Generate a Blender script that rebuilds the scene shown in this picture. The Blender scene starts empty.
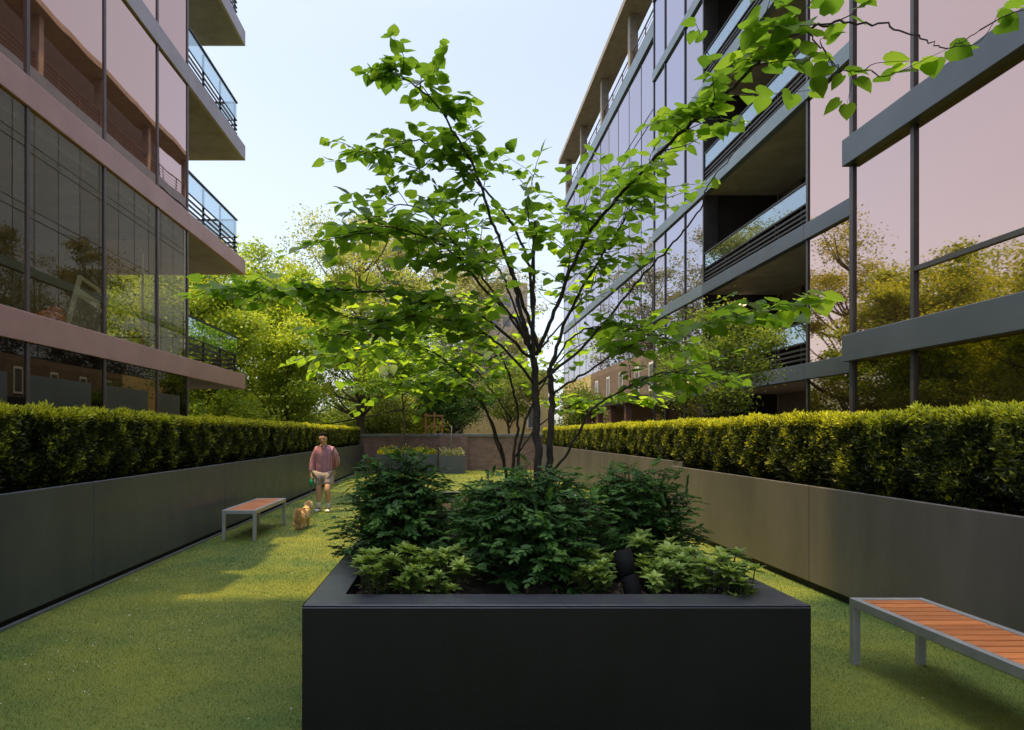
import bpy, bmesh, math, random
import numpy as np
from mathutils import Vector, Matrix
random.seed(7)
rng = np.random.default_rng(7)
R = math.radians
scene = bpy.context.scene
COL = scene.collection
H, F = 1.7, 640.0                       # eye height, focal length in pixels

def PX(px, py, Y):                      # measured image position at a known depth -> world point
    return Vector(((px - 448) / F * Y, Y, H + (433 - py) / F * Y))

# ------------------------------------------------------------------ materials
def mat(name):
    m = bpy.data.materials.new(name); m.use_nodes = True
    nt = m.node_tree; nt.nodes.clear()
    out = nt.nodes.new('ShaderNodeOutputMaterial')
    return m, nt, out
def N(nt, typ, **kw):
    n = nt.nodes.new(typ)
    for k, v in kw.items():
        if k.startswith('i_'):
            n.inputs[k[2:].replace('_', ' ')].default_value = v
        else: setattr(n, k, v)
    return n
def L(nt, a, b): nt.links.new(a, b)
def c4(c): return (c[0], c[1], c[2], 1.0)
def ramp(nt, fac, stops):
    r = nt.nodes.new('ShaderNodeValToRGB'); e = r.color_ramp.elements
    while len(e) > 1: e.remove(e[-1])
    e[0].position, e[0].color = stops[0][0], c4(stops[0][1])
    for p, c in stops[1:]:
        x = e.new(p); x.color = c4(c)
    if fac is not None: L(nt, fac, r.inputs['Fac'])
    return r
def noise(nt, scale, detail=4, rough=.6, coord='Object', stretch=None):
    tc = nt.nodes.new('ShaderNodeTexCoord')
    src = tc.outputs[coord]
    if stretch:
        mp = nt.nodes.new('ShaderNodeMapping'); mp.inputs['Scale'].default_value = stretch
        L(nt, src, mp.inputs['Vector']); src = mp.outputs[0]
    n = N(nt, 'ShaderNodeTexNoise'); n.inputs['Scale'].default_value = scale
    n.inputs['Detail'].default_value = detail; n.inputs['Roughness'].default_value = rough
    L(nt, src, n.inputs['Vector'])
    return n
def surf(name, a, b, rough=.6, scale=6, metallic=0., bump=0.1, bscale=60, stretch=None, spec=.5, rvar=.12):
    """two-tone weathered surface with fine bump and varying gloss"""
    m, nt, out = mat(name)
    p = N(nt, 'ShaderNodeBsdfPrincipled'); p.inputs['Metallic'].default_value = metallic
    p.inputs['Specular IOR Level'].default_value = spec
    n = noise(nt, scale, 6, .62, stretch=stretch)
    L(nt, ramp(nt, n.outputs['Fac'], [(.3, a), (.7, b)]).outputs[0], p.inputs['Base Color'])
    n2 = noise(nt, scale * 2.3, 5)
    mr = N(nt, 'ShaderNodeMapRange'); mr.inputs['To Min'].default_value = rough - rvar; mr.inputs['To Max'].default_value = rough + rvar
    L(nt, n2.outputs['Fac'], mr.inputs['Value']); L(nt, mr.outputs[0], p.inputs['Roughness'])
    n3 = noise(nt, bscale, 3); bp = N(nt, 'ShaderNodeBump'); bp.inputs['Strength'].default_value = bump; bp.inputs['Distance'].default_value = .02
    L(nt, n3.outputs['Fac'], bp.inputs['Height']); L(nt, bp.outputs[0], p.inputs['Normal'])
    L(nt, p.outputs[0], out.inputs[0])
    return m
def leaf_mat(name, stops, trans=.35, tgain=2.0, rough=.45, spec=.3):
    m, nt, out = mat(name)
    at = N(nt, 'ShaderNodeAttribute', attribute_name='tint')
    r = ramp(nt, at.outputs['Fac'], stops)
    p = N(nt, 'ShaderNodeBsdfPrincipled'); p.inputs['Roughness'].default_value = rough; p.inputs['Specular IOR Level'].default_value = spec
    L(nt, r.outputs[0], p.inputs['Base Color'])
    t = N(nt, 'ShaderNodeBsdfTranslucent')
    mx = N(nt, 'ShaderNodeMix', data_type='RGBA', blend_type='MULTIPLY'); mx.inputs[0].default_value = 1
    L(nt, r.outputs[0], mx.inputs[6]); mx.inputs[7].default_value = (tgain * 1.1, tgain, tgain * .5, 1)
    L(nt, mx.outputs[2], t.inputs[0])
    ms = N(nt, 'ShaderNodeMixShader'); ms.inputs[0].default_value = trans
    L(nt, p.outputs[0], ms.inputs[1]); L(nt, t.outputs[0], ms.inputs[2]); L(nt, ms.outputs[0], out.inputs[0])
    return m
def glass_mirror(name, base, tint, graz, k0=.55, k1=.95, rough=.015, wav=.004, wscale=.8):
    """coated architectural glass: dark body with a tinted reflection that grows towards grazing"""
    m, nt, out = mat(name)
    d = N(nt, 'ShaderNodeBsdfDiffuse'); d.inputs[0].default_value = c4(base)
    g = N(nt, 'ShaderNodeBsdfGlossy'); g.inputs['Roughness'].default_value = rough
    lw = N(nt, 'ShaderNodeLayerWeight'); lw.inputs['Blend'].default_value = .5
    r = ramp(nt, lw.outputs['Facing'], [(.25, tint), (.85, graz)])
    oi = N(nt, 'ShaderNodeObjectInfo'); rv = ramp(nt, oi.outputs['Random'], [(0, (.86, .85, .86)), (.5, (1, 1, 1)), (1, (.95, .98, 1.04))])
    mv = N(nt, 'ShaderNodeMix', data_type='RGBA', blend_type='MULTIPLY'); mv.inputs[0].default_value = 1; L(nt, r.outputs[0], mv.inputs[6]); L(nt, rv.outputs[0], mv.inputs[7])
    L(nt, mv.outputs[2], g.inputs[0])
    n = noise(nt, wscale, 1, .4); bp = N(nt, 'ShaderNodeBump'); bp.inputs['Strength'].default_value = wav; bp.inputs['Distance'].default_value = .5
    L(nt, n.outputs['Fac'], bp.inputs['Height']); L(nt, bp.outputs[0], g.inputs['Normal'])
    mr = N(nt, 'ShaderNodeMapRange'); mr.inputs['From Min'].default_value = .2; mr.inputs['From Max'].default_value = .9
    mr.inputs['To Min'].default_value = k0; mr.inputs['To Max'].default_value = k1
    L(nt, lw.outputs['Facing'], mr.inputs['Value'])
    ms = N(nt, 'ShaderNodeMixShader'); L(nt, mr.outputs[0], ms.inputs[0]); L(nt, d.outputs[0], ms.inputs[1]); L(nt, g.outputs[0], ms.inputs[2])
    L(nt, ms.outputs[0], out.inputs[0])
    return m
def glass_clear(name, tcol, refl, k0=.12, k1=.5):
    m, nt, out = mat(name)
    t = N(nt, 'ShaderNodeBsdfTransparent'); t.inputs[0].default_value = c4(tcol)
    g = N(nt, 'ShaderNodeBsdfGlossy'); g.inputs['Roughness'].default_value = .01; g.inputs[0].default_value = c4(refl)
    lw = N(nt, 'ShaderNodeLayerWeight'); lw.inputs['Blend'].default_value = .5
    mr = N(nt, 'ShaderNodeMapRange'); mr.inputs['From Min'].default_value = .2; mr.inputs['From Max'].default_value = .95
    mr.inputs['To Min'].default_value = k0; mr.inputs['To Max'].default_value = k1
    L(nt, lw.outputs['Facing'], mr.inputs['Value'])
    ms = N(nt, 'ShaderNodeMixShader'); L(nt, mr.outputs[0], ms.inputs[0]); L(nt, t.outputs[0], ms.inputs[1]); L(nt, g.outputs[0], ms.inputs[2])
    L(nt, ms.outputs[0], out.inputs[0])
    return m
def brick_mat(name, a, b, mortar, scale=1.0, bw=.21, bh=.07, rot=(R(90), 0, 0)):
    m, nt, out = mat(name)
    tc = N(nt, 'ShaderNodeTexCoord'); mp = N(nt, 'ShaderNodeMapping'); mp.inputs['Rotation'].default_value = rot
    L(nt, tc.outputs['Object'], mp.inputs['Vector'])
    bk = N(nt, 'ShaderNodeTexBrick'); bk.inputs['Color1'].default_value = c4(a); bk.inputs['Color2'].default_value = c4(b); bk.inputs['Mortar'].default_value = c4(mortar)
    bk.inputs['Scale'].default_value = scale; bk.inputs['Brick Width'].default_value = bw; bk.inputs['Row Height'].default_value = bh; bk.inputs['Mortar Size'].default_value = .008
    L(nt, mp.outputs[0], bk.inputs['Vector'])
    n = noise(nt, 3, 5); mx = N(nt, 'ShaderNodeMix', data_type='RGBA', blend_type='MULTIPLY'); mx.inputs[0].default_value = .7
    L(nt, bk.outputs[0], mx.inputs[6]); L(nt, ramp(nt, n.outputs['Fac'], [(.3, (.6, .6, .6)), (.7, (1.25, 1.2, 1.15))]).outputs[0], mx.inputs[7])
    p = N(nt, 'ShaderNodeBsdfPrincipled'); p.inputs['Roughness'].default_value = .85
    L(nt, mx.outputs[2], p.inputs['Base Color']); L(nt, p.outputs[0], out.inputs[0])
    return m

M = {}
M['panel'] = surf('planter_panel', (.070, .078, .094), (.104, .112, .130), .42, 1.6, .25, .05, 90, rvar=.12, stretch=(1, 1, .22))
M['panel_warm'] = surf('planter_panel_warm', (.082, .076, .076), (.155, .136, .130), .42, 1.4, .2, .05, 90, rvar=.14, stretch=(1, 1, .22))
M['panel_dark'] = surf('planter_kick', (.008, .008, .009), (.014, .014, .015), .7, 3)
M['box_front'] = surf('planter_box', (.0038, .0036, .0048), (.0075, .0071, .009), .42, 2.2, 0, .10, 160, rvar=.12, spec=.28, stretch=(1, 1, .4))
M['box_rim'] = surf('planter_rim', (0.065, 0.0689, 0.0858), (0.1014, 0.1066, 0.1274), .34, 2.2, .3, .08, 160, rvar=.12)  # lighter and bluer than the box: sky light on top put into the colour
M['soil'] = surf('soil', (.018, .012, .008), (.05, .035, .024), .95, 14, 0, .9, 40)
M['ground'] = surf('ground_dirt', (.07, .06, .045), (.12, .11, .09), .95, .6, 0, .5, 8)
M['steel'] = surf('bench_steel', (0.36, 0.375, 0.39), (0.495, 0.5025, 0.5175), .42, 5, .55, .04, 120)
M['slat'] = surf('bench_wood', (.52, .17, .05), (.70, .27, .09), .5, 5, 0, .2, 50, stretch=(1, 9, 9))
M['band_left'] = surf('metal_band_mauve', (0.528, 0.3102, 0.2838), (0.66, 0.396, 0.363), .45, 1.0, .25, .02, 60)
M['band_left_hi'] = surf('metal_band_grey_mauve', (0.396, 0.336, 0.36), (0.48, 0.408, 0.432), .45, 1.0, .25, .02, 60)
M['band_right'] = surf('metal_band_slate', (0.05625, 0.075, 0.105), (0.0775, 0.1, 0.135), .42, 1.0, .3, .02, 60)
M['band_blue'] = surf('metal_band_blue', (.11, .155, .19), (.15, .20, .24), .4, 1.0, .3, .02, 60)
M['mullion'] = surf('mullion_metal', (.045, .045, .05), (.07, .07, .075), .4, 3, .4, .02)
M['mullion_left'] = surf('mullion_brown', (.12, .09, .085), (.16, .125, .115), .4, 3, .4, .02)
M['concrete'] = surf('concrete', (.20, .175, .145), (.33, .29, .245), .85, 2.2, 0, .35, 30)
M['concrete_dim'] = surf('canopy_concrete', (.22, .195, .165), (.34, .30, .26), .85, 2.2, 0, .35, 30)  # separate concrete tone for the roof canopy
M['soffit'] = surf('soffit_concrete', (.25, .225, .235), (.38, .345, .355), .9, 1.6, 0, .35, 25)
M['soffit_dark'] = surf('soffit_dark', (.20, .185, .185), (.32, .30, .30), .9, 1.6, 0, .35, 25)
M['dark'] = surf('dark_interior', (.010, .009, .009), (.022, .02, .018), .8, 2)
M['recess'] = surf('recess_cladding', (.13, .105, .095), (.19, .155, .14), .7, 2)
M['room'] = surf('room_wall', (.50, .45, .28), (.66, .60, .40), .9, 1)
M['coping'] = surf('coping_stone', (.14, .15, .16), (.20, .21, .22), .7, 5, 0, .3, 40)
M['rail'] = surf('rail_metal', (.018, .018, .02), (.032, .032, .036), .45, 4, .4)
M['rust'] = surf('rust_rail', (.10, .05, .035), (.15, .075, .05), .6, 4)
M['bark'] = surf('dark_bark', (0.0216, 0.0168, 0.0132), (0.066, 0.0516, 0.0408), .85, 18, 0, .8, 60, stretch=(0.92, 0.92, 0.3))
M['bark_bg'] = surf('brown_bark', (.06, .045, .03), (.14, .105, .075), .9, 6, 0, .6, 30, stretch=(1, 1, .3))
M['yellow'] = surf('yellow_render', (.55, .42, .20), (.68, .54, .28), .9, .8)
M['wood_bg'] = surf('orange_timber', (.26, .12, .05), (.36, .18, .08), .7, 6)
M['black'] = surf('black_plastic', (.008, .008, .009), (.014, .014, .015), .75, 8, spec=.15)
M['white'] = surf('white_paint', (.72, .72, .70), (.82, .82, .8), .6, 6)
M['greyboard'] = surf('grey_board', (.30, .31, .29), (.36, .37, .35), .7, 3)
M['redcloth'] = surf('red_cloth', (.45, .13, .07), (.6, .2, .1), .8, 12)
M['cream'] = surf('cream_wood', (.6, .5, .28), (.7, .6, .36), .6, 8)
M['brick'] = brick_mat('brick_wall', (.24, .145, .125), (.34, .205, .18), (.17, .145, .14))
M['brick_side'] = brick_mat('brick_side', (.17, .115, .085), (.23, .16, .12), (.16, .14, .12), rot=(R(90), R(0), R(90)))
M['brick_tower'] = brick_mat('brick_tower', (.36, .28, .21), (.44, .35, .27), (.3, .26, .22), bw=.6, bh=.2)
M['pane_tower'] = surf('tower_pane', (.10, .10, .11), (.16, .16, .17), .2, 1)
M['glass_near'] = glass_mirror('pink_mirror_glass', (.05, .03, .025), (.80, .53, .44), (.84, .62, .55), .62, .9)
M['glass_low'] = glass_mirror('dark_mirror_glass', (.015, .012, .008), (.50, .38, .24), (.6, .5, .4), .5, .8)
M['glass_far'] = glass_mirror('lavender_glass', (.10, .09, .11), (.50, .465, .51), (.60, .56, .60), .7, .92)
M['glass_left'] = glass_mirror('pink_panel_glass', (.16, .08, .065), (.72, .46, .38), (.80, .56, .49), .62, .9)
M['glass_olive'] = glass_clear('olive_clear_glass', (.86, .83, .64), (.44, .40, .28), .18, .52)
M['glass_ground'] = glass_mirror('dark_ground_glass', (.008, .008, .006), (.12, .11, .085), (.22, .21, .17), .5, .8)
M['frost'] = surf('frosted_glass', (.035, .042, .036), (.06, .07, .06), .35, 1.5)
M['rail_glass'] = glass_clear('railing_glass', (.80, .87, .88), (.72, .82, .86), .14, .6)
M['skin'] = surf('skin', (0.5796, 0.3242, 0.207), (0.69, 0.4002, 0.2622), .5, 9, 0, .05)
M['hair'] = surf('hair_black', (.007, .005, .004), (.016, .012, .01), .85, 40, 0, .5, 120, spec=.1)
M['shorts'] = surf('shorts_grey', (.36, .285, .275), (.45, .365, .35), .85, 14, 0, .3, 60)
M['shoe'] = surf('white_shoe', (.7, .7, .69), (.8, .8, .79), .6, 10)
M['sock'] = surf('white_sock', (.72, .72, .72), (.82, .82, .82), .85, 30)
M['green_plastic'] = surf('green_plastic', (.0, .25, .12), (.01, .33, .17), .35, 8)
M['fur'] = surf('apricot_fur', (0.66, 0.396, 0.176), (0.88, 0.605, 0.319), .9, 16, 0, 1.0, 60)
M['fur_pale'] = surf('pale_fur', (.74, .60, .42), (.86, .74, .57), .9, 16, 0, 1.0, 60)
M['petal'] = surf('petal', (.65, .66, .6), (.78, .78, .72), .7, 8)

def shirt_mat():
    m, nt, out = mat('striped_shirt')
    tc = N(nt, 'ShaderNodeTexCoord'); sp = N(nt, 'ShaderNodeSeparateXYZ'); L(nt, tc.outputs['Object'], sp.inputs[0])
    a = N(nt, 'ShaderNodeMath', operation='MULTIPLY'); a.inputs[1].default_value = 230; L(nt, sp.outputs[0], a.inputs[0])
    s = N(nt, 'ShaderNodeMath', operation='SINE'); L(nt, a.outputs[0], s.inputs[0])
    mr = N(nt, 'ShaderNodeMapRange'); mr.inputs['From Min'].default_value = -1; L(nt, s.outputs[0], mr.inputs['Value'])
    r = ramp(nt, mr.outputs[0], [(.35, (.32, .10, .15)), (.65, (.58, .33, .40))])
    p = N(nt, 'ShaderNodeBsdfPrincipled'); p.inputs['Roughness'].default_value = .85
    n = noise(nt, 14, 4); bp = N(nt, 'ShaderNodeBump'); bp.inputs['Strength'].default_value = .8; bp.inputs['Distance'].default_value = .03
    L(nt, n.outputs['Fac'], bp.inputs['Height']); L(nt, bp.outputs[0], p.inputs['Normal'])
    L(nt, r.outputs[0], p.inputs['Base Color']); L(nt, p.outputs[0], out.inputs[0]); return m
M['shirt'] = shirt_mat()
def object_random(m, lo, hi):
    nt = m.node_tree; p = next(n for n in nt.nodes if n.type == 'BSDF_PRINCIPLED'); src = p.inputs['Base Color'].links[0].from_socket
    oi = N(nt, 'ShaderNodeObjectInfo'); r = ramp(nt, oi.outputs['Random'], [(0, lo), (1, hi)]); mx = N(nt, 'ShaderNodeMix', data_type='RGBA', blend_type='MULTIPLY'); mx.inputs[0].default_value = 1
    L(nt, src, mx.inputs[6]); L(nt, r.outputs[0], mx.inputs[7]); L(nt, mx.outputs[2], p.inputs['Base Color'])
object_random(M['slat'], (.62, .58, .55), (1.12, 1.05, 1.0)); object_random(M['panel'], (.85, .86, .87), (1.1, 1.1, 1.1)); object_random(M['panel_warm'], (.9, .9, .9), (1.06, 1.06, 1.06))
def turf_mat(name, g0, g1, attr):
    m, nt, out = mat(name)
    p = N(nt, 'ShaderNodeBsdfPrincipled'); p.inputs['Roughness'].default_value = .75; p.inputs['Specular IOR Level'].default_value = .25
    n = noise(nt, .55, 6, .65)
    r1 = ramp(nt, n.outputs['Fac'], [(.34, g0), (.66, g1)])
    if attr:
        at = N(nt, 'ShaderNodeAttribute', attribute_name='tint')
        r2 = ramp(nt, at.outputs['Fac'], [(0, (.45, .5, .45)), (.7, (1.1, 1.1, 1.0)), (1, (1.7, 1.45, 1.2))])
    else:
        n2 = noise(nt, 90, 3); r2 = ramp(nt, n2.outputs['Fac'], [(.3, (.75, .8, .7)), (.7, (1.2, 1.2, 1.1))])
    mx = N(nt, 'ShaderNodeMix', data_type='RGBA', blend_type='MULTIPLY'); mx.inputs[0].default_value = 1
    L(nt, r1.outputs[0], mx.inputs[6]); L(nt, r2.outputs[0], mx.inputs[7])
    L(nt, mx.outputs[2], p.inputs['Base Color']); L(nt, p.outputs[0], out.inputs[0]); return m
G0, G1 = (.068, .122, .034), (.225, .235, .042)
M['turf'] = turf_mat('turf_base', G0, G1, False)
M['blade'] = turf_mat('turf_blade', tuple(x * 1.15 for x in G0), tuple(x * 1.2 for x in G1), True)
M['leaf_tree'] = leaf_mat('broad_leaf', [(0, (.07, .145, .018)), (.5, (.145, .255, .030)), (1, (.26, .37, .045))], .57, 2.4)
M['leaf_yellow'] = leaf_mat('yellow_green_leaf', [(0, (.10, .15, .02)), (.5, (.25, .36, .04)), (1, (.46, .56, .08))], .4, 1.6)
M['leaf_mid'] = leaf_mat('mid_green_leaf', [(0, (.05, .09, .015)), (.5, (.12, .19, .03)), (1, (.25, .32, .06))], .4, 1.8)
M['leaf_grey'] = leaf_mat('grey_green_leaf', [(0, (.16, .18, .08)), (.5, (.28, .30, .14)), (1, (.42, .43, .24))], .35, 1.4)
M['leaf_tan'] = leaf_mat('olive_green_leaf', [(0, (.12, .16, .03)), (.5, (.26, .32, .06)), (1, (.46, .50, .12))], .4, 1.6)
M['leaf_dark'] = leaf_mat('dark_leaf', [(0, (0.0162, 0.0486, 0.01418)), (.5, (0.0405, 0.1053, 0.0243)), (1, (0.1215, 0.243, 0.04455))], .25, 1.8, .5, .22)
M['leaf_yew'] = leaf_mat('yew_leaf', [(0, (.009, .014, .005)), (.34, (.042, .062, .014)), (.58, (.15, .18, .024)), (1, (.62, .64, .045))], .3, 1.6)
M['leaf_pach'] = leaf_mat('rosette_leaf', [(0, (0.06563, 0.1181, 0.02625)), (.5, (0.1969, 0.3019, 0.05906)), (1, (0.42, 0.525, 0.1444))], .3, 1.8)

# ------------------------------------------------------------------ mesh helpers
class MB:
    def __init__(s): s.v, s.f, s.smooth = [], [], False
    def box(s, x0, x1, y0, y1, z0, z1):
        b = len(s.v)
        s.v += [(x0, y0, z0), (x1, y0, z0), (x1, y1, z0), (x0, y1, z0), (x0, y0, z1), (x1, y0, z1), (x1, y1, z1), (x0, y1, z1)]
        s.f += [tuple(b + i for i in q) for q in ((0, 3, 2, 1), (4, 5, 6, 7), (0, 1, 5, 4), (1, 2, 6, 5), (2, 3, 7, 6), (3, 0, 4, 7))]
        return s
    def tube(s, pts, radii, n=8, cap=True):
        pts = [Vector(p) for p in pts]; b0 = len(s.v)
        if not hasattr(radii, '__len__'): radii = [radii] * len(pts)
        up = Vector((0, 0, 1)); prev = None
        for i, p in enumerate(pts):
            t = (pts[min(i + 1, len(pts) - 1)] - pts[max(i - 1, 0)]).normalized()
            if prev is None:
                ref = up if abs(t.z) < .9 else Vector((1, 0, 0)); u = t.cross(ref).normalized()
            else:
                u = (prev - t * prev.dot(t)).normalized()
            prev = u; w = t.cross(u)
            for k in range(n):
                a = 2 * math.pi * k / n
                s.v.append(tuple(p + (u * math.cos(a) + w * math.sin(a)) * radii[i]))
        for i in range(len(pts) - 1):
            for k in range(n):
                a = b0 + i * n + k; c = b0 + i * n + (k + 1) % n
                s.f.append((a, c, c + n, a + n))
        if cap:
            s.f.append(tuple(b0 + k for k in reversed(range(n)))); e = b0 + (len(pts) - 1) * n
            s.f.append(tuple(e + k for k in range(n)))
        s.smooth = True
        return s
    def ball(s, c, r, seg=12, rings=8, squash=(1, 1, 1), jit=0.):
        b = len(s.v); c = Vector(c)
        s.v.append(tuple(c + Vector((0, 0, r * squash[2]))))
        for i in range(1, rings):
            th = math.pi * i / rings
            for k in range(seg):
                a = 2 * math.pi * k / seg; q = r * (1 + random.uniform(-jit, jit))
                s.v.append((c.x + q * squash[0] * math.sin(th) * math.cos(a), c.y + q * squash[1] * math.sin(th) * math.sin(a), c.z + q * squash[2] * math.cos(th)))
        s.v.append(tuple(c - Vector((0, 0, r * squash[2])))); e = len(s.v) - 1
        for k in range(seg):
            s.f.append((b, b + 1 + k, b + 1 + (k + 1) % seg))
            s.f.append((e, e - seg + (k + 1) % seg, e - seg + k))
        for i in range(rings - 2):
            for k in range(seg):
                a = b + 1 + i * seg + k; d = b + 1 + i * seg + (k + 1) % seg
                s.f.append((a, a + seg, d + seg, d))
        s.smooth = True
        return s
    def build(s, name, m, parent=None, bevel=0.):
        me = bpy.data.meshes.new(name); me.from_pydata(s.v, [], s.f); me.update()
        if s.smooth: me.polygons.foreach_set('use_smooth', [True] * len(me.polygons))
        return link(name, me, m, parent, bevel)
def link(name, me, m, parent=None, bevel=0.):
    o = bpy.data.objects.new(name, me); COL.objects.link(o)
    if m is not None: me.materials.append(m)
    if parent is not None: o.parent = parent
    if bevel:
        bv = o.modifiers.new('Bevel', 'BEVEL'); bv.width = bevel; bv.segments = 2; bv.limit_method = 'ANGLE'
    return o
def box(name, m, parent, *a, bevel=0.): return MB().box(*a).build(name, m, parent, bevel)
def tag(o, label=None, cat=None, group=None, kind=None):
    for k, v in (('label', label), ('category', cat), ('group', group), ('kind', kind)):
        if v: o[k] = v
    return o
def thing(name, label, cat, loc=(0, 0, 0), rz=0, group=None):
    o = bpy.data.objects.new(name, None); COL.objects.link(o); o.location = loc; o.rotation_euler.z = rz; o.empty_display_size = .2
    return tag(o, label, cat, group)
def copy_tree(o, parent=None):
    c = o.copy(); COL.objects.link(c)
    if parent is not None: c.parent = parent
    for ch in list(o.children): copy_tree(ch, c)
    return c
def catmull(pts, per=6):
    P = [Vector(p) for p in pts]; P = [P[0] * 2 - P[1]] + P + [P[-1] * 2 - P[-2]]
    out = []
    for i in range(1, len(P) - 2):
        for k in range(per):
            t = k / per; a, b, c, d = P[i - 1], P[i], P[i + 1], P[i + 2]
            out.append(.5 * ((2 * b) + (c - a) * t + (2 * a - 5 * b + 4 * c - d) * t * t + (3 * b - a - 3 * c + d) * t ** 3))
    out.append(P[-2]); return out

# ---- leaves: one template stamped many times (numpy), with a per-face 'tint'
def tpl_heart():
    mid = [(0.06, 0, 0), (.36, 0, -.02), (.7, 0, -.03), (1.0, 0, -.10)]
    side = [(-.05, .17, .03), (.06, .40, .07), (.34, .50, .09), (.66, .34, .04), (.88, .12, -.04)]
    v = mid + side + [(x, -y, z) for x, y, z in side]
    f = []
    for o, fl in ((4, False), (9, True)):
        q = [(0, o, o + 1), (0, o + 1, 1), (1, o + 1, o + 2), (1, o + 2, 2), (2, o + 2, o + 3), (2, o + 3, o + 4), (2, o + 4, 3)]
        f += [tuple(reversed(t)) if not fl else t for t in q]
    return np.array(v), f
def tpl_diamond(w=.5):
    return np.array([(0, 0, 0), (.45, w / 2, .05), (1, 0, -.03), (.45, -w / 2, .05)]), [(0, 3, 2, 1)]
def tpl_ellipse(w=.42):
    v = [(0, 0, 0), (.5, 0, -.02), (1, 0, -.1), (.25, w * .42, .04), (.6, w * .45, .03), (.25, -w * .42, .04), (.6, -w * .45, .03)]
    return np.array(v), [(0, 1, 3), (3, 1, 4), (4, 1, 2), (0, 5, 1), (5, 6, 1), (6, 2, 1)]
HEART, DIAMOND, SLIM, ELL = tpl_heart(), tpl_diamond(.62), tpl_diamond(.30), tpl_ellipse()
def nrm(a): return a / np.maximum(np.linalg.norm(a, axis=1, keepdims=True), 1e-9)
def leaves_mesh(name, pos, direc, normal, size, tint, tpl):
    pos, direc, normal = (np.asarray(a, float) for a in (pos, direc, normal)); size = np.asarray(size, float); tint = np.asarray(tint, float)
    tv, tf = tpl; n, k = len(pos), len(tv)
    d = nrm(direc); s = nrm(np.cross(normal, d)); u = np.cross(d, s)
    V = pos[:, None, :] + size[:, None, None] * (tv[None, :, 0:1] * d[:, None, :] + tv[None, :, 1:2] * s[:, None, :] + tv[None, :, 2:3] * u[:, None, :])
    V = V.reshape(-1, 3)
    me = bpy.data.meshes.new(name)
    lens = np.array([len(f) for f in tf]); flat = np.concatenate([np.array(f) for f in tf])
    LI = (flat[None, :] + (np.arange(n) * k)[:, None]).reshape(-1)
    starts1 = np.concatenate([[0], np.cumsum(lens)[:-1]]); LS = (starts1[None, :] + (np.arange(n) * lens.sum())[:, None]).reshape(-1)
    me.vertices.add(len(V)); me.vertices.foreach_set('co', V.reshape(-1).astype(np.float32))
    me.loops.add(len(LI)); me.loops.foreach_set('vertex_index', LI.astype(np.int32))
    me.polygons.add(len(LS)); me.polygons.foreach_set('loop_start', LS.astype(np.int32))
    me.polygons.foreach_set('loop_total', np.tile(lens, n).astype(np.int32))
    at = me.attributes.new('tint', 'FLOAT', 'POINT'); at.data.foreach_set('value', np.repeat(tint, k).astype(np.float32))
    me.update(calc_edges=True); me.validate()
    return me
def rdir(n, zs=1.0):
    a = rng.normal(size=(n, 3)); a[:, 2] *= zs; return nrm(a)

# ------------------------------------------------------------------ ground
g = box('ground', M['ground'], None, -300, 300, -60, 600, -.5, -.02); tag(g, kind='structure')
lawn = MB(); nx, ny = 20, 70
me = bpy.data.meshes.new('lawn')
xs = np.linspace(-3.86, 4.2, nx); ys = np.linspace(-4, 29.4, ny)
vv = [(x, y, 0.) for y in ys for x in xs]; ff = [(j * nx + i, j * nx + i + 1, (j + 1) * nx + i + 1, (j + 1) * nx + i) for j in range(ny - 1) for i in range(nx - 1)]
me.from_pydata(vv, [], ff); lawn = link('lawn', me, M['turf']); tag(lawn, kind='structure')
def blades():
    P = []; S = []
    for y0, y1, dens, sz in ((2.6, 5, 11000, .0135), (5, 8, 6500, .016), (8, 13, 2400, .022), (13, 29.3, 600, .034)):
        n = int((y1 - y0) * 7.95 * dens); x = rng.uniform(-3.82, 4.12, n); y = rng.uniform(y0, y1, n)
        ok = ~((x > -.74) & (x < 1.87) & (y > 3.35) & (y < 9.75)); P.append(np.stack([x[ok], y[ok], np.zeros(ok.sum())], 1)); S.append(np.full(ok.sum(), sz) * rng.uniform(.7, 1.3, ok.sum()))
    P = np.concatenate(P); S = np.concatenate(S); n = len(P)
    d = rng.normal(size=(n, 3)) * .45; d[:, 2] = 1; nn = rng.normal(size=(n, 3)); nn[:, 2] *= .2
    t = np.array([(0, -.09, 0), (0, .09, 0), (1, 0, 0.0)])
    me = leaves_mesh('grass_blades', P, d, nn, S, np.clip(rng.normal(.5, .25, n), 0, 1), (t, [(0, 1, 2)]))
    tag(link('grass_blades', me, M['blade']), 'short green blades of artificial turf covering the courtyard', 'grass', kind='stuff')
blades()
n = 420
px_ = np.concatenate([rng.uniform(-3.7, 4.0, n // 2), rng.normal(-2.9, .6, n // 2)]); py_ = np.concatenate([rng.uniform(3, 13, n // 2), rng.normal(5.2, 1.2, n // 2)])
ok = ~((px_ > -.8) & (px_ < 1.95) & (py_ > 3.2) & (py_ < 9.9)) & (px_ > -3.75) & (px_ < 3.9); n = int(ok.sum())
me = leaves_mesh('fallen_petals', np.stack([px_[ok], py_[ok], np.full(n, .018)], 1), rdir(n, .2), np.tile([0, 0, 1.], (n, 1)) + .4 * rdir(n), rng.uniform(.008, .02, n), rng.uniform(0, 1, n), ELL)
tag(link('fallen_petals', me, M['petal']), 'tiny white fallen petals scattered on the green turf', 'petals', kind='stuff')

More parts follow.
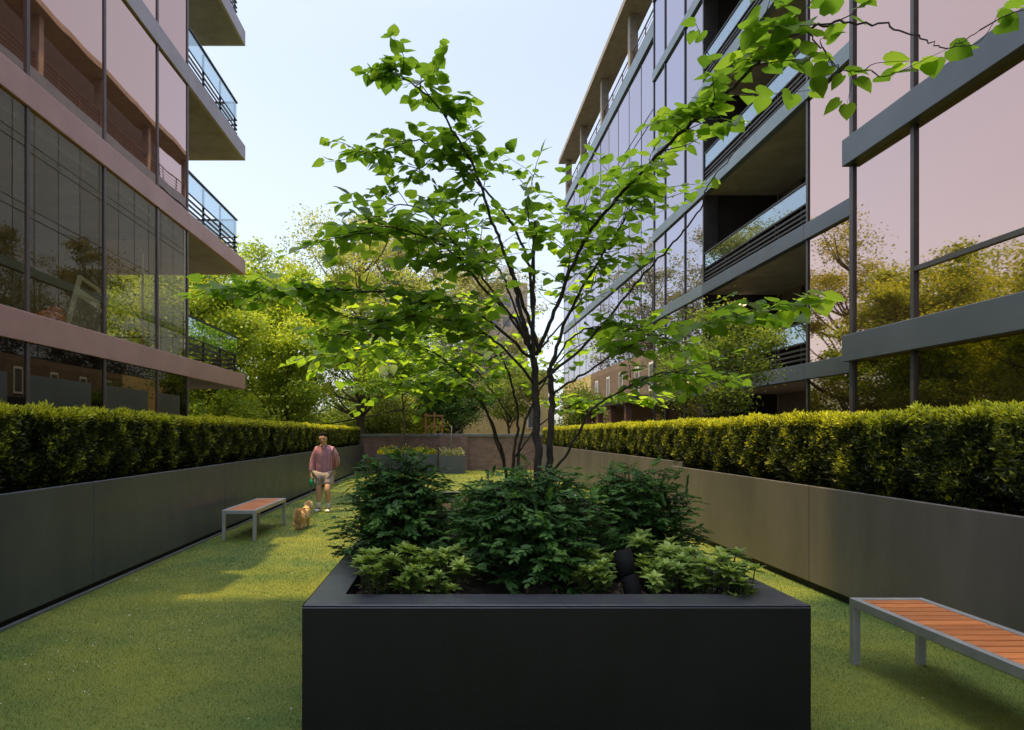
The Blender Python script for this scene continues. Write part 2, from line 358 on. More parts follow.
n = 130; bx_ = np.concatenate([rng.uniform(-3.75, -3.2, 70), rng.uniform(-3.6, 3.8, 60)]); by_ = rng.uniform(3, 12, n); ok = ~((bx_ > -.8) & (bx_ < 1.95)); n = int(ok.sum())
tag(link('fallen_leaves', leaves_mesh('fallen_leaves', np.stack([bx_[ok], by_[ok], np.full(n, .02)], 1), rdir(n, .2), np.tile([0, 0, 1.], (n, 1)) + .5 * rdir(n), rng.uniform(.02, .045, n), rng.uniform(0, 1, n), ELL), surf('dry_leaf', (.12, .08, .04), (.24, .17, .09), .9, 20)), 'a few dry brown leaves blown along the turf edge', 'leaves', kind='stuff')
# ------------------------------------------------------------------ long raised planters
def long_planter(label, sgn, X, z1, joints, kickz=.085, m=M['panel'], depth=1.5, warm=()):
    t = thing('raised_planter', label, 'planter', (0, 0, 0), 0, 'long planters along the courtyard edges')
    for i, (a, b) in enumerate(zip(joints[:-1], joints[1:])):
        x0, x1 = sorted((X, X + sgn * .05))
        box('panel', M['panel_warm'] if i in warm else m, t, x0, x1, a + .004, b - .004, kickz, z1, bevel=.006)
    x0, x1 = sorted((X + sgn * .052, X + sgn * .11)); box('kick_plate', M['panel_dark'], t, x0, x1, joints[0], joints[-1], 0, z1 - .03)
    x0, x1 = sorted((X + sgn * .112, X + sgn * depth)); box('soil', M['soil'], t, x0, x1, joints[0], joints[-1], -.01, z1 - .10)
    x0, x1 = sorted((X + sgn * depth, X + sgn * (depth + .05))); box('back_panel', M['panel'], t, x0, x1, joints[0], joints[-1], 0, z1)
    return t
long_planter('dark grey panelled planter under the hedge on the left of the lawn', -1, -3.81, 1.175, [-2, 2.85, 6.89, 10.94, 14.8])
long_planter('far dark grey planter section on the left, set back past the bench', -1, -3.87, 1.175, [14.81, 18.85, 22.9, 29.3])
long_planter('long brownish planter wall in front of the building behind the right bench', 1, 3.93, 1.125, [-2, 2.7, 6.97, 11.25], m=M['panel_warm'])
long_planter('far right planter section, set back beyond the step in the wall', 1, 4.12, 1.19, [11.26, 14.1, 16.9, 21, 25.2, 29.3], warm=(0, 1, 2, 3), depth=1.3)  # sunlight put into the warm panels' colour, shade into the cool last one
kerb = MB().box(-3.845, -3.81, -2, 29, 0, .03).build('lawn_edging', M['coping'], None, .004); tag(kerb, 'thin pale edging strip along the foot of the left planter', 'edging')

# ------------------------------------------------------------------ central planter
cp = thing('planter_box', 'large black square planter box holding the multi stemmed tree', 'planter', (.565, 3.333, 0))
X0, X1, Y0, Y1, ZT = -1.325, 1.325, 0, 6.5, .8
mb = MB(); w = .19
o = [(X0, Y0), (X1, Y0), (X1, Y1), (X0, Y1)]; i_ = [(X0 + w, Y0 + .225), (X1 - w, Y0 + .225), (X1 - w, Y1 - w), (X0 + w, Y1 - w)]
mb.v = [(x, y, 0) for x, y in o] + [(x, y, ZT) for x, y in o] + [(x, y, ZT) for x, y in i_] + [(x, y, .55) for x, y in i_]
for k in range(4):
    j = (k + 1) % 4
    mb.f += [(k, j, 4 + j, 4 + k), (8 + k, 8 + j, 12 + j, 12 + k)]
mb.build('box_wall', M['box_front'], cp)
mb = MB(); mb.v = [(x, y, ZT - .012) for x, y in o] + [(x + .008 * (1 if x < 0 else -1), y + .008 * (1 if y < 1 else -1), ZT + .004) for x, y in o] + [(x, y, ZT + .004) for x, y in i_] + [(x, y, ZT - .05) for x, y in i_]
mb.v = [(x * 1.0012, y + (-.002 if y == 0 else 0), z) if q < 4 else (x, y, z) for q, (x, y, z) in enumerate(mb.v)]
for k in range(4):
    j = (k + 1) % 4; mb.f += [(k, j, 4 + j, 4 + k), (4 + k, 4 + j, 8 + j, 8 + k)]
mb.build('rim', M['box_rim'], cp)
sm = MB(); nx = 26; ny = 60
for j in range(ny):
    for i in range(nx):
        sm.v.append((X0 + w + .001 + (2.65 - 2 * w - .002) * i / (nx - 1), Y0 + .226 + (Y1 - .225 - w - .002) * j / (ny - 1), .71 + .045 * math.sin(3 * i * .37) * math.sin(j * .5) + random.uniform(-.014, .014)))
sm.f = [(j * nx + i, j * nx + i + 1, (j + 1) * nx + i + 1, (j + 1) * nx + i) for j in range(ny - 1) for i in range(nx - 1)]
sm.build('soil', M['soil'], cp)

# spotlight in the planter
sp = thing('spotlight', 'black cylindrical spotlight leaning in the soil of the black planter', 'spotlight', (1.075, 3.72, .70)); sp.scale = (.95, .95, 1.15)
a = Vector((.02, 0, .0)); b = Vector((-.055, .05, .27)); dirv = (b - a).normalized()
MB().tube([a, a + (b - a) * .55], [.052, .052], 20).build('housing', M['black'], sp, .003)
MB().tube([a + (b - a) * .57, b, b + dirv * .002, b - dirv * .03], [.055, .055, .047, .045], 20).build('shroud', M['black'], sp)
MB().tube([(0.03, .03, -.05), (0.03, .03, .05)], .014, 10).build('stake', M['rail'], sp)

# ------------------------------------------------------------------ benches
def bench(label, loc, length):
    t = thing('park_bench', label, 'bench', loc, 0, 'slatted metal benches on the turf')
    Wd, Ht, s = .535, .485, .05
    fr = MB(); z0, z1 = Ht - .06, Ht
    fr.box(0, s, 0, length, z0, z1).box(Wd - s, Wd, 0, length, z0, z1)
    fr.box(s, Wd - s, 0, s, z0 + .001, z1 - .001).box(s, Wd - s, length - s, length, z0 + .001, z1 - .001)
    fr.build('frame', M['steel'], t, .003)
    ns = max(3, int((length - 2 * s) / .098)); st = (length - 2 * s) / ns
    for k in range(ns):
        y = s + k * st
        MB().box(s + .003, Wd - s - .003, y + .009, y + st - .009, Ht - .032, Ht - .004).build('slat', M['slat'], t, .004)
    for x in (0.001, Wd - s - .001):
        for y in (0.001, length - s - .001):
            MB().box(x, x + s, y, y + s, 0, z0 - .001).build('leg', M['steel'], t, .003)
bench('bench of orange slats on grey legs beside the left planter near the dog', (-3.56, 10.07, 0), 1.88)
bench('nearest bench of orange wooden slats on grey metal legs, cut off at right', (2.965, 2.9, 0), 1.83)

# ------------------------------------------------------------------ clipped yew hedges
def yew_mesh(seed, n=9000):
    r = np.random.default_rng(seed)
    o = r.uniform(0, 6.28, 12)
    def lump(x, y, z):                                                     # branch-sized billows, +-1
        return (np.sin(9 * y + o[0] + 1.5 * np.sin(5 * z + o[1])) * np.sin(8 * z + o[2] + 1.2 * np.sin(6 * x + o[3])) + .6 * np.sin(17 * y + o[4]) * np.sin(15 * z + o[5] + 4 * x) + .5 * np.sin(14 * x + o[6]) * np.sin(12 * y + o[7])) / 1.6
    zz = r.uniform(0, 1, n) ** .75; ph = r.uniform(0, 2 * np.pi, n); c, s_ = np.cos(ph), np.sin(ph)
    k = (np.abs(c) ** 8 + np.abs(s_) ** 8) ** (-1 / 8.)
    taper = np.where(zz < .40, .42 + .58 * (zz / .40) ** .7, 1.0)
    x = .42 * k * c * taper; y = .585 * k * s_ * taper; z = zz * 1.03
    nt_ = int(n * .32); xt = r.uniform(-.42, .42, nt_); yt = r.uniform(-.58, .58, nt_); zt = np.full(nt_, 1.03)
    top = np.concatenate([np.zeros(n, bool), np.ones(nt_, bool)])
    x, y, z = np.concatenate([x, xt]), np.concatenate([y, yt]), np.concatenate([z, zt]); N_ = len(x)
    lp = lump(x, y, z); back = np.abs(r.normal(0, .5, N_))
    outw = np.stack([x * 1.3, y * .8, np.full(N_, .1)], 1); outw[top] = [0, 0, 1]; outw = nrm(outw)
    p = np.stack([x, y, z], 1) + outw * (.045 * lp - .055 * back)[:, None]; p[:, 2] += np.where(top, .02 * lump(x * 2, y * 2, z), 0)
    d = nrm(outw + r.normal(size=(N_, 3)) * .55 + np.array([0, 0, .45]))
    t = .32 + .22 * lp - .14 * back - .12 * np.clip(1 - p[:, 2], 0, 1) + r.normal(0, .10, N_) + np.where(p[:, 2] > .93, .34, 0)  # tint lightens the top as sunlit, darkens hollows and lower leaves as shaded
    tip = (r.uniform(size=N_) < np.where(p[:, 2] > .97, .62, .13 + .16 * (lp > .2))) & (back < .6); t = np.where(tip, t + .38, t); d[tip] = nrm(d[tip] + [0, 0, .5])  # pale new growth, thickest on top to carry the sunlight there
    P, D, S, T = [], [], [], []
    for k_ in range(4):
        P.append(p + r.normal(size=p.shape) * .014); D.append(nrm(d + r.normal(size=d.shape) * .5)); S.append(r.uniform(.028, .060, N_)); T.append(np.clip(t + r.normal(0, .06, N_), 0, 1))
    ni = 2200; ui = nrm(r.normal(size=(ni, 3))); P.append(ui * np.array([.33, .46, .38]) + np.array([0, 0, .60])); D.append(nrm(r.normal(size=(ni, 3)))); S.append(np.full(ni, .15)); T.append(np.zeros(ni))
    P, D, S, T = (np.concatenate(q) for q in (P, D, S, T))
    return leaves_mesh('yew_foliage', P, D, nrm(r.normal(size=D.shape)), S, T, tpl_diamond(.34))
YEW = [yew_mesh(s) for s in range(1, 6)]
for me_ in YEW: me_.materials.append(M['leaf_yew'])
stem_mb = MB()
for k in range(4):
    a = k * 1.6; stem_mb.tube([(0, .02 * k, -.2), (.03 * math.cos(a), .04 * math.sin(a), .1), (.12 * math.cos(a), .14 * math.sin(a), .45)], [.022, .018, .01], 6)
stem_src = stem_mb.build('stem', M['bark'], None); stem_me = stem_src.data; bpy.data.objects.remove(stem_src)
def hedge_run(X, y0, y1, zb, label_fn, group, step=1.14, dark_first=0):
    y = y0; i = 0
    while y < y1:
        lab = label_fn(y)
        t = thing('yew_shrub', lab, 'hedge shrub', (X + random.uniform(-.03, .03), y, zb), random.choice((0, math.pi)) + random.uniform(-.05, .05), group)
        t.scale = (1, random.uniform(.97, 1.04), random.uniform(.93, .96))
        f = bpy.data.objects.new('foliage', YEW[i % 5]); COL.objects.link(f); f.parent = t
        s = bpy.data.objects.new('stem', stem_me); COL.objects.link(s); s.parent = t
        y += step; i += random.choice((1, 2))
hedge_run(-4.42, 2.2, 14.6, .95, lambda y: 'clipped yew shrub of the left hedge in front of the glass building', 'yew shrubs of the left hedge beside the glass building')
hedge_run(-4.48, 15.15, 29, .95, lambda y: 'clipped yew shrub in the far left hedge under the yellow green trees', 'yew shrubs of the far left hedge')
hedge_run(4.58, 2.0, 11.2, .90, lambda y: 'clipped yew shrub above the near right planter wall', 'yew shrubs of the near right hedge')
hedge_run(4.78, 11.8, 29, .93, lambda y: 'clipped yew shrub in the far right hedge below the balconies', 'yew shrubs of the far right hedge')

# ------------------------------------------------------------------ left building
FL = [3.39, 6.69, 9.99, 13.3]
lb = thing('apartment_building', 'mauve banded glass apartment building with balconies on the left', 'building', (0, 0, 0))
YE = 14.47; XL = -5.9
bays = [1.0, 3.0, 5.0, 7.0, 8.97, 10.98, 12.98, YE]
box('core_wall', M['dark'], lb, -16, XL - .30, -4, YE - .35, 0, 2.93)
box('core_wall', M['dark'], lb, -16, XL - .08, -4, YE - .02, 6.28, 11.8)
box('shadow_blocker', M['brick_tower'], lb, -18, XL - .1, -2.5, 6.4, 12.3, 43)  # unseen tall block added to shade the near end of the courtyard
box('room_floor', M['room'], lb, -11, XL - .07, 1, YE - .06, 3.28, 3.36)
box('room_ceiling', M['soffit'], lb, -11, XL - .07, 1, YE - .06, 6.05, 6.25)
box('room_wall', M['room'], lb, -11.1, -11, 1, YE, 3.0, 6.25)
box('end_wall', M['room'], lb, -11, -7.7, YE - .15, YE - .02, 3.37, 6.04)
box('room_partition', M['room'], lb, -11, -7.4, 6.3, 6.45, 3.37, 6.04)
for i, zt in enumerate((3.39, 6.69, 9.99, 11.85)):
    box('floor_band', M['band_left'] if i < 2 else M['band_left_hi'], lb, XL - .09, XL + .045, -4, YE - .001, zt - (.42 if i < 3 else .25), zt, bevel=.008)
for k, y in enumerate(bays):
    box('mullion', M['mullion_left'], lb, XL - .05, XL + .022, y - .032, y + .032, 0, 11.62)
lev = [(0.3, 2.97, 'glass_ground'), (3.39, 6.27, 'glass_olive'), (6.69, 9.57, 'glass_left'), (9.99, 11.62, 'glass_left')]
for (z0, z1, gm) in lev:
    for a, b in zip(bays[:-1], bays[1:]):
        tw = random.uniform(-.004, .004)
        p = MB(); p.v = [(XL + tw, a + .03, z0), (XL - tw, b - .03, z0), (XL - tw, b - .03, z1), (XL + tw, a + .03, z1)]; p.f = [(0, 1, 2, 3)]
        p.build('window_pane', M[gm], lb)
        if gm == 'glass_ground':
            box('frosted_panel', M['frost'], lb, XL + .006, XL + .012, a + .04, b - .42, 1.0, 2.52)
p = MB(); p.v = [(-7.7, YE, 3.39), (XL, YE, 3.39), (XL, YE, 6.27), (-7.7, YE, 6.27)]; p.f = [(0, 1, 2, 3)]; p.build('window_pane', M['glass_olive'], lb)
def railing(parent, X, y0, y1, zt, side, ends=(), bay=1.35):
    """side: outward sign. glass upper half, three dark bars below"""
    r = MB().box(X - .03, X + .03, y0, y1, zt + .98, zt + 1.02); r.box(X - .012, X + .012, y0, y1, zt + .49, zt + .52)
    for z in (.10, .22, .34): r.box(X - .012, X + .012, y0, y1, zt + z, zt + z + .045)
    n = max(2, int(round((y1 - y0) / bay)) + 1)
    for k in range(n):
        y = y0 + .03 + (y1 - y0 - .06) * k / (n - 1); r.box(X - side * .045 - .02, X - side * .045 + .02, y - .025, y + .025, zt, zt + .97)
    gl = MB().box(X - .006, X + .006, y0 + .02, y1 - .02, zt + .53, zt + .975)
    for (ye, xa, xb) in ends:
        x0, x1 = sorted((xa, xb))
        r.box(x0, x1, ye - .03, ye + .03, zt + .982, zt + 1.018); r.box(x0, x1, ye - .012, ye + .012, zt + .492, zt + .518)
        for z in (.10, .22, .34): r.box(x0, x1, ye - .011, ye + .011, zt + z + .001, zt + z + .044)
        gl.box(x0 + .04, x1 - .04, ye - .006, ye + .006, zt + .53, zt + .974)
    r.build('railing', M['rail'], parent); gl.build('railing_glass', M['rail_glass'], parent)
for i, zt in enumerate(FL):
    b = box('balcony', M['band_left'] if i < 2 else M['band_left_hi'], lb, -11.5, XL + .045, YE + .002, 18.5, zt - .42, zt, bevel=.008)
    box('soffit', M['soffit'], b, -11.45, XL - .03, YE + .05, 18.42, zt - .424, zt - .4201)
    railing(b, XL - .05, YE + .02, 18.02, zt, 1, ends=((18.0, XL - .03, -11.4),))
# unseen shrubs added on the roof edge to make the lawn shadow lumpy
for k, y in enumerate((7.2, 8.4, 9.2, 10.8)):
    f = bpy.data.objects.new('shadow_shrub', YEW[k % 5]); COL.objects.link(f); f.parent = lb; f.location = (XL - .40, y, 11.75); f.scale = (1.1, random.uniform(.6, .9), random.uniform(.7, 1.3))

# things behind the first-floor glass of the left building
lf = thing('leaning_board', 'white framed grey board leaning behind the left building window', 'board', (-6.4, 10.66, 3.37), 0); lf.scale = (1, 1.28, .78)
q = Matrix.Rotation(R(-13), 4, 'X')
def lean(x0, x1, y0, y1, z0, z1, m, name):
    o = MB().box(x0, x1, y0, y1, z0, z1).build(name, m, lf); o.rotation_euler.x = R(-14); return o
lean(-.02, .02, 0, .07, 0.02, 1.42, M['white'], 'frame_side'); lean(-.02, .02, .72, .79, 0.02, 1.42, M['white'], 'frame_side')
lean(-.019, .019, .07, .72, 1.35, 1.419, M['white'], 'frame_rail'); lean(-.012, .012, .07, .72, .02, .92, M['greyboard'], 'board'); lean(-.013, .013, .07, .72, .925, 1.12, M['white'], 'board_strip')
cu = thing('seat_cushion', 'orange red cushion beside the leaning board behind the window', 'cushion', (-6.4, 10.3, 3.37))
MB().ball((0, 0, .16), .30, 14, 8, (.7, 1.0, .45), .06).build('cushion_pad', M['redcloth'], cu); MB().ball((.02, .12, .30), .20, 12, 8, (.6, 1, .4), .08).build('cushion_top', M['redcloth'], cu)
for (y, hh, lab) in ((13.85, 1.2, 'tall pale coat stand behind the last bay of the left window'), (13.1, 2.0, 'pale floor lamp post behind the middle bay of the left window')):
    t = thing('coat_stand' if hh < 1.5 else 'floor_lamp', lab, 'stand', (-6.25, y, 3.37))
    MB().tube([(0, 0, 0), (0, 0, hh)], .022, 8).build('pole', M['cream'], t)
    MB().tube([(0, 0, hh), (.02, -.25 if hh > 1.5 else .3, hh + .1)], .018, 8).build('arm', M['cream'], t)
    MB().tube([(0, -.18, .01), (0, 0, .12), (0, .18, .01)], .014, 8).build('foot', M['cream'], t)

# ------------------------------------------------------------------ right building
rb = thing('apartment_building', 'pink and lavender mirrored glass apartment building with recessed balconies on the right', 'building')
FR = [3.35, 6.66, 9.97, 13.28, 16.6, 19.9]
XN, XM, XF = 6.78, 8.48, 9.2
# near block
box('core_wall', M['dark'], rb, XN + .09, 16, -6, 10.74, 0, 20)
nb = [-1.0, 1.4, 3.4, 5.4, 7.37, 9.37, 10.8]
for y in nb: box('mullion', M['mullion'], rb, XN + .012, XN + .07, y - .035, y + .035, 0, 20)
box('corner_post', M['mullion'], rb, XN + .013, XN + .4, 10.741, 10.80, 0, 20)
for i, zt in enumerate(FR):
    box('floor_band', M['band_right'], rb, XN - .10, XN + .07, -6, 10.86, zt - .45, zt, bevel=.01)
    z0 = 0 if i == 0 else FR[i - 1]
    for a, b in zip(nb[:-1], nb[1:]):
        if i > 3 and b < 7: continue
        p = MB(); tw = random.uniform(-.003, .003)
        p.v = [(XN + .05 + tw, a + .03, z0 - .02), (XN + .05 - tw, b - .03, z0 - .02), (XN + .05 - tw, b - .03, zt - .4), (XN + .05 + tw, a + .03, zt - .4)]; p.f = [(3, 2, 1, 0)]
        p.build('window_pane', M['glass_low' if i == 0 else 'glass_near'], rb)
    if i == 1: box('transom', M['mullion'], rb, XN + .012, XN + .065, 5.44, 9.33, 4.06, 4.13)
# middle section with recess
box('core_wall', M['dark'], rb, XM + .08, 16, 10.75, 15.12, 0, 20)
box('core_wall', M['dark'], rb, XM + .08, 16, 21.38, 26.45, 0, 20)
box('recess_wall', M['recess'], rb, 11.0, 16, 15.12, 21.38, 0, 20)
box('side_post', M['mullion'], rb, XM + .02, XM + .5, 15.125, 15.2, 0, 20); box('side_post', M['mullion'], rb, XM + .02, XM + .5, 21.3, 21.375, 0, 20)
for y in (10.9, 13.2, 23.0, 25.1, 26.46): box('mullion', M['mullion'], rb, XM + .012, XM + .07, y - .03, y + .03, 0, 20)
for i, zt in enumerate(FR):
    z0 = 0 if i == 0 else FR[i - 1]
    box('floor_band', M['band_right'] if i < 2 else M['band_blue'], rb, XM - .03, XM + .075, 10.87, 15.2, zt - .38, zt, bevel=.008)
    box('floor_band', M['band_right'] if i < 1 else M['band_blue'], rb, XM - .03, XM + .075, 21.3, 26.5, zt - .38, zt, bevel=.008)
    for a, b in ((10.9, 13.2), (13.2, 15.14), (21.36, 23), (23, 25.1), (25.1, 26.46)):
        p = MB(); tw = random.uniform(-.003, .003)
        p.v = [(XM + .05 + tw, a + .02, z0 - .02), (XM + .05 - tw, b - .02, z0 - .02), (XM + .05 - tw, b - .02, zt - .36), (XM + .05 + tw, a + .02, zt - .36)]; p.f = [(3, 2, 1, 0)]
        p.build('window_pane', M['glass_low' if i == 0 else ('glass_near' if b < 16 else 'glass_far')], rb)
    s = box('balcony', M['band_right'] if i < 2 else M['band_blue'], rb, XM - .032, XM + .16, 15.203, 21.297, zt - .38, zt, bevel=.008)
    box('slab', M['soffit_dark'], s, XM + .161, 10.99, 15.21, 21.29, zt - .36, zt - .02)
    if i < 5:
        railing(s, XM + .06, 15.21, 21.29, zt, -1, bay=1.5)
        fr = MB()
        for y in (15.3, 16.8, 18.3, 19.8, 21.15): fr.box(10.93, 10.985, y - .05, y + .05, zt, zt + 2.88)
        fr.box(10.92, 10.98, 15.25, 21.2, zt + 2.5, zt + 2.62); fr.build('door_frame', M['mullion'], s)
        box('door_glass', M['glass_low'], s, 10.95, 10.956, 15.4, 21.1, zt + .05, zt + 2.5)
        l = MB().box(9.55, 9.70, 16.95, 17.10, zt - .52, zt - .365).build('ceiling_light', M['black'], s, .01)
# lit ceiling lamps in two balconies
m, nt, out = mat('lit_lamp'); e = N(nt, 'ShaderNodeEmission'); e.inputs[0].default_value = (1, .72, .42, 1); e.inputs[1].default_value = 3.0; L(nt, e.outputs[0], out.inputs[0])
for z in (5.97, 12.03):
    MB().ball((9.77, 21.22, z), .10, 12, 8, (1.3, .6, .6)).build('lit_wall_lamp', m, rb)
# far wing
box('core_wall', M['dark'], rb, XF + .08, 18, 26.5, 51, 5.5, 19.4)
box('coping', M['band_blue'], rb, XF - .05, XF + .3, 26.4, 51.05, 19.4, 20.1, bevel=.01)
box('floor_band', M['band_blue'], rb, XF - .06, XF + .07, 26.4, 51.04, 9.58, 10.03, bevel=.01)
fy = [26.55 + 2.04 * k for k in range(13)]
for y in fy: box('mullion', M['mullion'], rb, XF + .035, XF + .07, y - .012, y + .012, 5.5, 19.4)
for (z0, z1) in ((5.5, 9.58), (10.03, 13.0), (13.0, 16.3), (16.3, 19.4)):
    box('transom', M['mullion'], rb, XF + .033, XF + .068, 26.5, 51, z1 - .45 if z1 < 19 and z1 > 10 else z1 - .05, (z1 - .45 if z1 < 19 and z1 > 10 else z1 - .05) + .04)
    if z0 > 10.1: box('transom', M['mullion'], rb, XF + .033, XF + .068, 26.5, 51, z0 - .015, z0 + .015)
    for a, b in zip(fy[:-1], fy[1:]):
        p = MB(); tw = random.uniform(-.005, .005)
        p.v = [(XF + .05 + tw, a + .015, z0), (XF + .05 - tw, b - .015, z0), (XF + .05 - tw, b - .015, z1), (XF + .05 + tw, a + .015, z1)]; p.f = [(3, 2, 1, 0)]
        p.build('window_pane', M['glass_far'], rb)
bw = box('brick_base', M['brick_side'], rb, XF - .04, 18, 26.6, 41, 0, 5.46)
for y in (28.4, 30.6, 33.5, 36.2, 39):
    box('window', M['white'], bw, XF - .07, XF - .045, y, y + .7, 3.6, 4.9); box('pane', M['pane_tower'], bw, XF - .078, XF - .071, y + .08, y + .62, 3.7, 4.8)
box('yellow_wall', M['yellow'], rb, XF - .03, 18, 41.01, 51, 0, 5.455)
cb = box('dark_canopy', M['mullion'], rb, 7.4, XF - .05, 26.6, 35, 2.95, 3.3)
for y in (27, 29.5, 32, 34.6): box('canopy_post', M['rust'], cb, 7.5, 7.75, y, y + .25, 0, 2.94)
# roof canopy
rc = box('roof_canopy', M['concrete_dim'], rb, 8.84, 10.2, 20, 51.2, 23.2, 23.55, bevel=.02)
for y in (27, 33, 39, 45, 50.6): box('column', M['concrete'], rc, 9.32, 9.75, y - .2, y + .2, 20.1, 23.19, bevel=.02)
rr = MB().box(9.45, 9.5, 26.5, 51, 21.2, 21.27)
for k in range(13): rr.box(9.455, 9.495, 26.6 + 2.03 * k, 26.65 + 2.03 * k, 20.1, 21.2)
for k in range(4): rr.box(9.465, 9.485, 26.5, 51, 20.3 + .22 * k, 20.33 + .22 * k)
box('reflection_blocker', M['dark'], rc, 11.6, 17, 21, 51, 20.0, 25.0)  # added behind the canopy to keep sky out of the left windows' reflection
rr.build('roof_railing', M['rust'], rc)
box('roof_deck', M['concrete'], rb, XF + .301, 18, 26.5, 51, 19.4, 19.98)

# ------------------------------------------------------------------ back wall and far background
bwall = thing('brick_wall', 'low purple brown brick wall with stone coping closing the courtyard', 'wall', (0, 29.4, 0))
box('wall_face', M['brick'], bwall, -9, 9.1, 0, .3, 0, 1.53); box('coping', M['coping'], bwall, -9.05, 9.15, -.05, .35, 1.532, 1.66, bevel=.01)
box('buttress', M['brick'], bwall, -.4, .9, -.25, -.002, 0, 1.528)
def small_planter(label, x0, x1, y0, y1, z1):
    t = thing('planter_box', label, 'planter', ((x0 + x1) / 2, (y0 + y1) / 2, 0), 0, 'grey planters by the brick wall'); a, b = (x1 - x0) / 2, (y1 - y0) / 2
    mb = MB(); w = .06; mb.box(-a, a, -b, -b + w, 0, z1).box(-a, a, b - w, b, 0, z1).box(-a, -a + w, -b + w, b - w, 0, z1).box(a - w, a, -b + w, b - w, 0, z1)
    mb.build('box_wall', M['panel'], t, .005); box('soil', M['soil'], t, -a + w, a - w, -b + w, b - w, .05, z1 - .06)
small_planter('wide grey planter with bright green ground plants by the brick wall', -3.15, -.45, 27.6, 28.7, .78)
small_planter('smaller grey planter holding a stake by the brick wall', -.38, .72, 26.7, 27.7, .75)
st = MB().tube([(0, 0, .6), (.06, 0, 2.0)], .022, 8).build('stake', M['coping'], None); st.location = (.1, 27.2, 0); tag(st, 'thin pale stake standing in the smaller grey planter', 'stake')
yb = thing('yellow_building', 'pale yellow rendered building behind the brick wall', 'building', (3, 42, 0))
box('wall', M['yellow'], yb, -2.0, 3.6, 0, 6, 0, 5.6); box('roof', M['coping'], yb, -2.1, 3.7, -.15, 6.1, 5.602, 5.8); box('drainpipe', M['coping'], yb, -2.5, -2.05, -.1, .3, 0, 5.4)
for x in (2.2,): w_ = box('window', M['white'], yb, x, x + .9, -.04, -.002, 2.0, 3.5); box('pane', M['pane_tower'], w_, x + .07, x + .83, -.05, -.041, 2.07, 3.43)
tb = thing('apartment_tower', 'distant tan brick tower with rows of windows behind the tree', 'building', (6.6, 95, 0))
box('wall', M['brick_tower'], tb, -4.2, 5.2, 0, 12, 0, 24)
for r_ in range(7):
    for c_ in range(5):
        x = -3.7 + c_ * 1.75; z = 3 + r_ * 2.9
        w_ = box('window', M['pane_tower'], tb, x, x + 1.1, -.05, -.002, z, z + 1.4)
wt = thing('white_tower', 'tall white slab block far away behind the tree stems', 'building', (10.4, 120, 0)); box('wall', M['white'], wt, -1.2, 1.6, 0, 6, 0, 33)
tr = thing('timber_trellis', 'orange timber trellis posts behind the brick wall', 'trellis', (-.9, 33, 0))
for x in (-.3, .15, .55): MB().box(x, x + .1, 0, .1, 0, 2.85 - .4 * abs(x)).build('post', M['wood_bg'], tr)
for z in (2.0, 2.55): MB().box(-.32, .66, -.03, -.001, z, z + .08).build('rail', M['wood_bg'], tr)
# ------------------------------------------------------------------ trees beyond the courtyard
LK = 2.9
def bg_tree(name, label, loc, h, rx, ry, zc0, leafm, nclump, per, lsize, seed, trunk_r=.16, clump_r=.7, spread=.5, group='trees beyond the courtyard', tpl=DIAMOND, barkm=None, tintb=.5):
    r = random.Random(seed); g_ = np.random.default_rng(seed)
    t = thing(name, label, 'tree', loc, 0, group)
    wood = MB(); cz = (zc0 + h) / 2; rz = (h - zc0) / 2
    lean_ = Vector((r.uniform(-.4, .4), r.uniform(-.4, .4), 0)) * h * .08
    tp = catmull([(0, 0, -.1), lean_ * .3 + Vector((0, 0, h * .25)), lean_ * .7 + Vector((r.uniform(-.1, .1) * rx, 0, h * .5)), lean_ + Vector((0, 0, h * .86))], 4)
    wood.tube(tp, [trunk_r * (1 - .85 * i / (len(tp) - 1)) for i in range(len(tp))], 8)
    P, T, Dd = [], [], []
    for k in range(nclump):
        while True:
            u = Vector((r.uniform(-1, 1), r.uniform(-1, 1), r.uniform(-1, 1)))
            if .25 < u.length < 1: break
        wob = 1 + .22 * math.sin(4 * math.atan2(u.y, u.x) + seed) + r.uniform(-.12, .12)
        c = Vector((u.x * rx * wob, u.y * ry * wob, cz + u.z * rz)) + lean_ * .6
        c.z = max(c.z, zc0 * .9)
        b = tp[min(len(tp) - 1, max(1, int(len(tp) * min(.9, max(.15, (c.z - (Vector((c.x, c.y, 0)).length) * spread) / h)))))]
        midp = b.lerp(c, .5) + Vector((r.uniform(-.2, .2), r.uniform(-.2, .2), -.12 * (c - b).length + r.uniform(-.1, .25)))
        pth = catmull([b, midp, c], 4); rr_ = trunk_r * .32 * r.uniform(.6, 1.1)
        wood.tube(pth, [rr_ * (1 - .85 * i / (len(pth) - 1)) for i in range(len(pth))], 5, False)
        n_ = int(per * LK * r.uniform(.5, 1.5)); cr = clump_r * r.uniform(.6, 1.35)
        q = g_.normal(size=(n_, 3)) * np.array([cr, cr, cr * .55]) * .6
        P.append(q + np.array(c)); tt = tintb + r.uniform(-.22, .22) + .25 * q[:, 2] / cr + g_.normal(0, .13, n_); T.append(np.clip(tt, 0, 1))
    P, T = np.concatenate(P), np.concatenate(T); n_ = len(P)
    wood.build('trunk', barkm or M['bark_bg'], t)
    nn = rdir(n_) * .9 + np.array([0, 0, .7])
    link('crown', leaves_mesh('crown', P, rdir(n_, .6), nn, lsize * .80 * g_.uniform(.6, 1.35, n_), T, tpl), leafm, t)
    return t
Y_, Mi, Gr = M['leaf_yellow'], M['leaf_mid'], M['leaf_grey']
bg_tree('maple_tree', 'bright yellow green tree nearest the left balconies', (-9.6, 24.5, 0), 9.2, 3.4, 2.8, 1.2, Y_, 75, 190, .17, 11, tintb=.55)
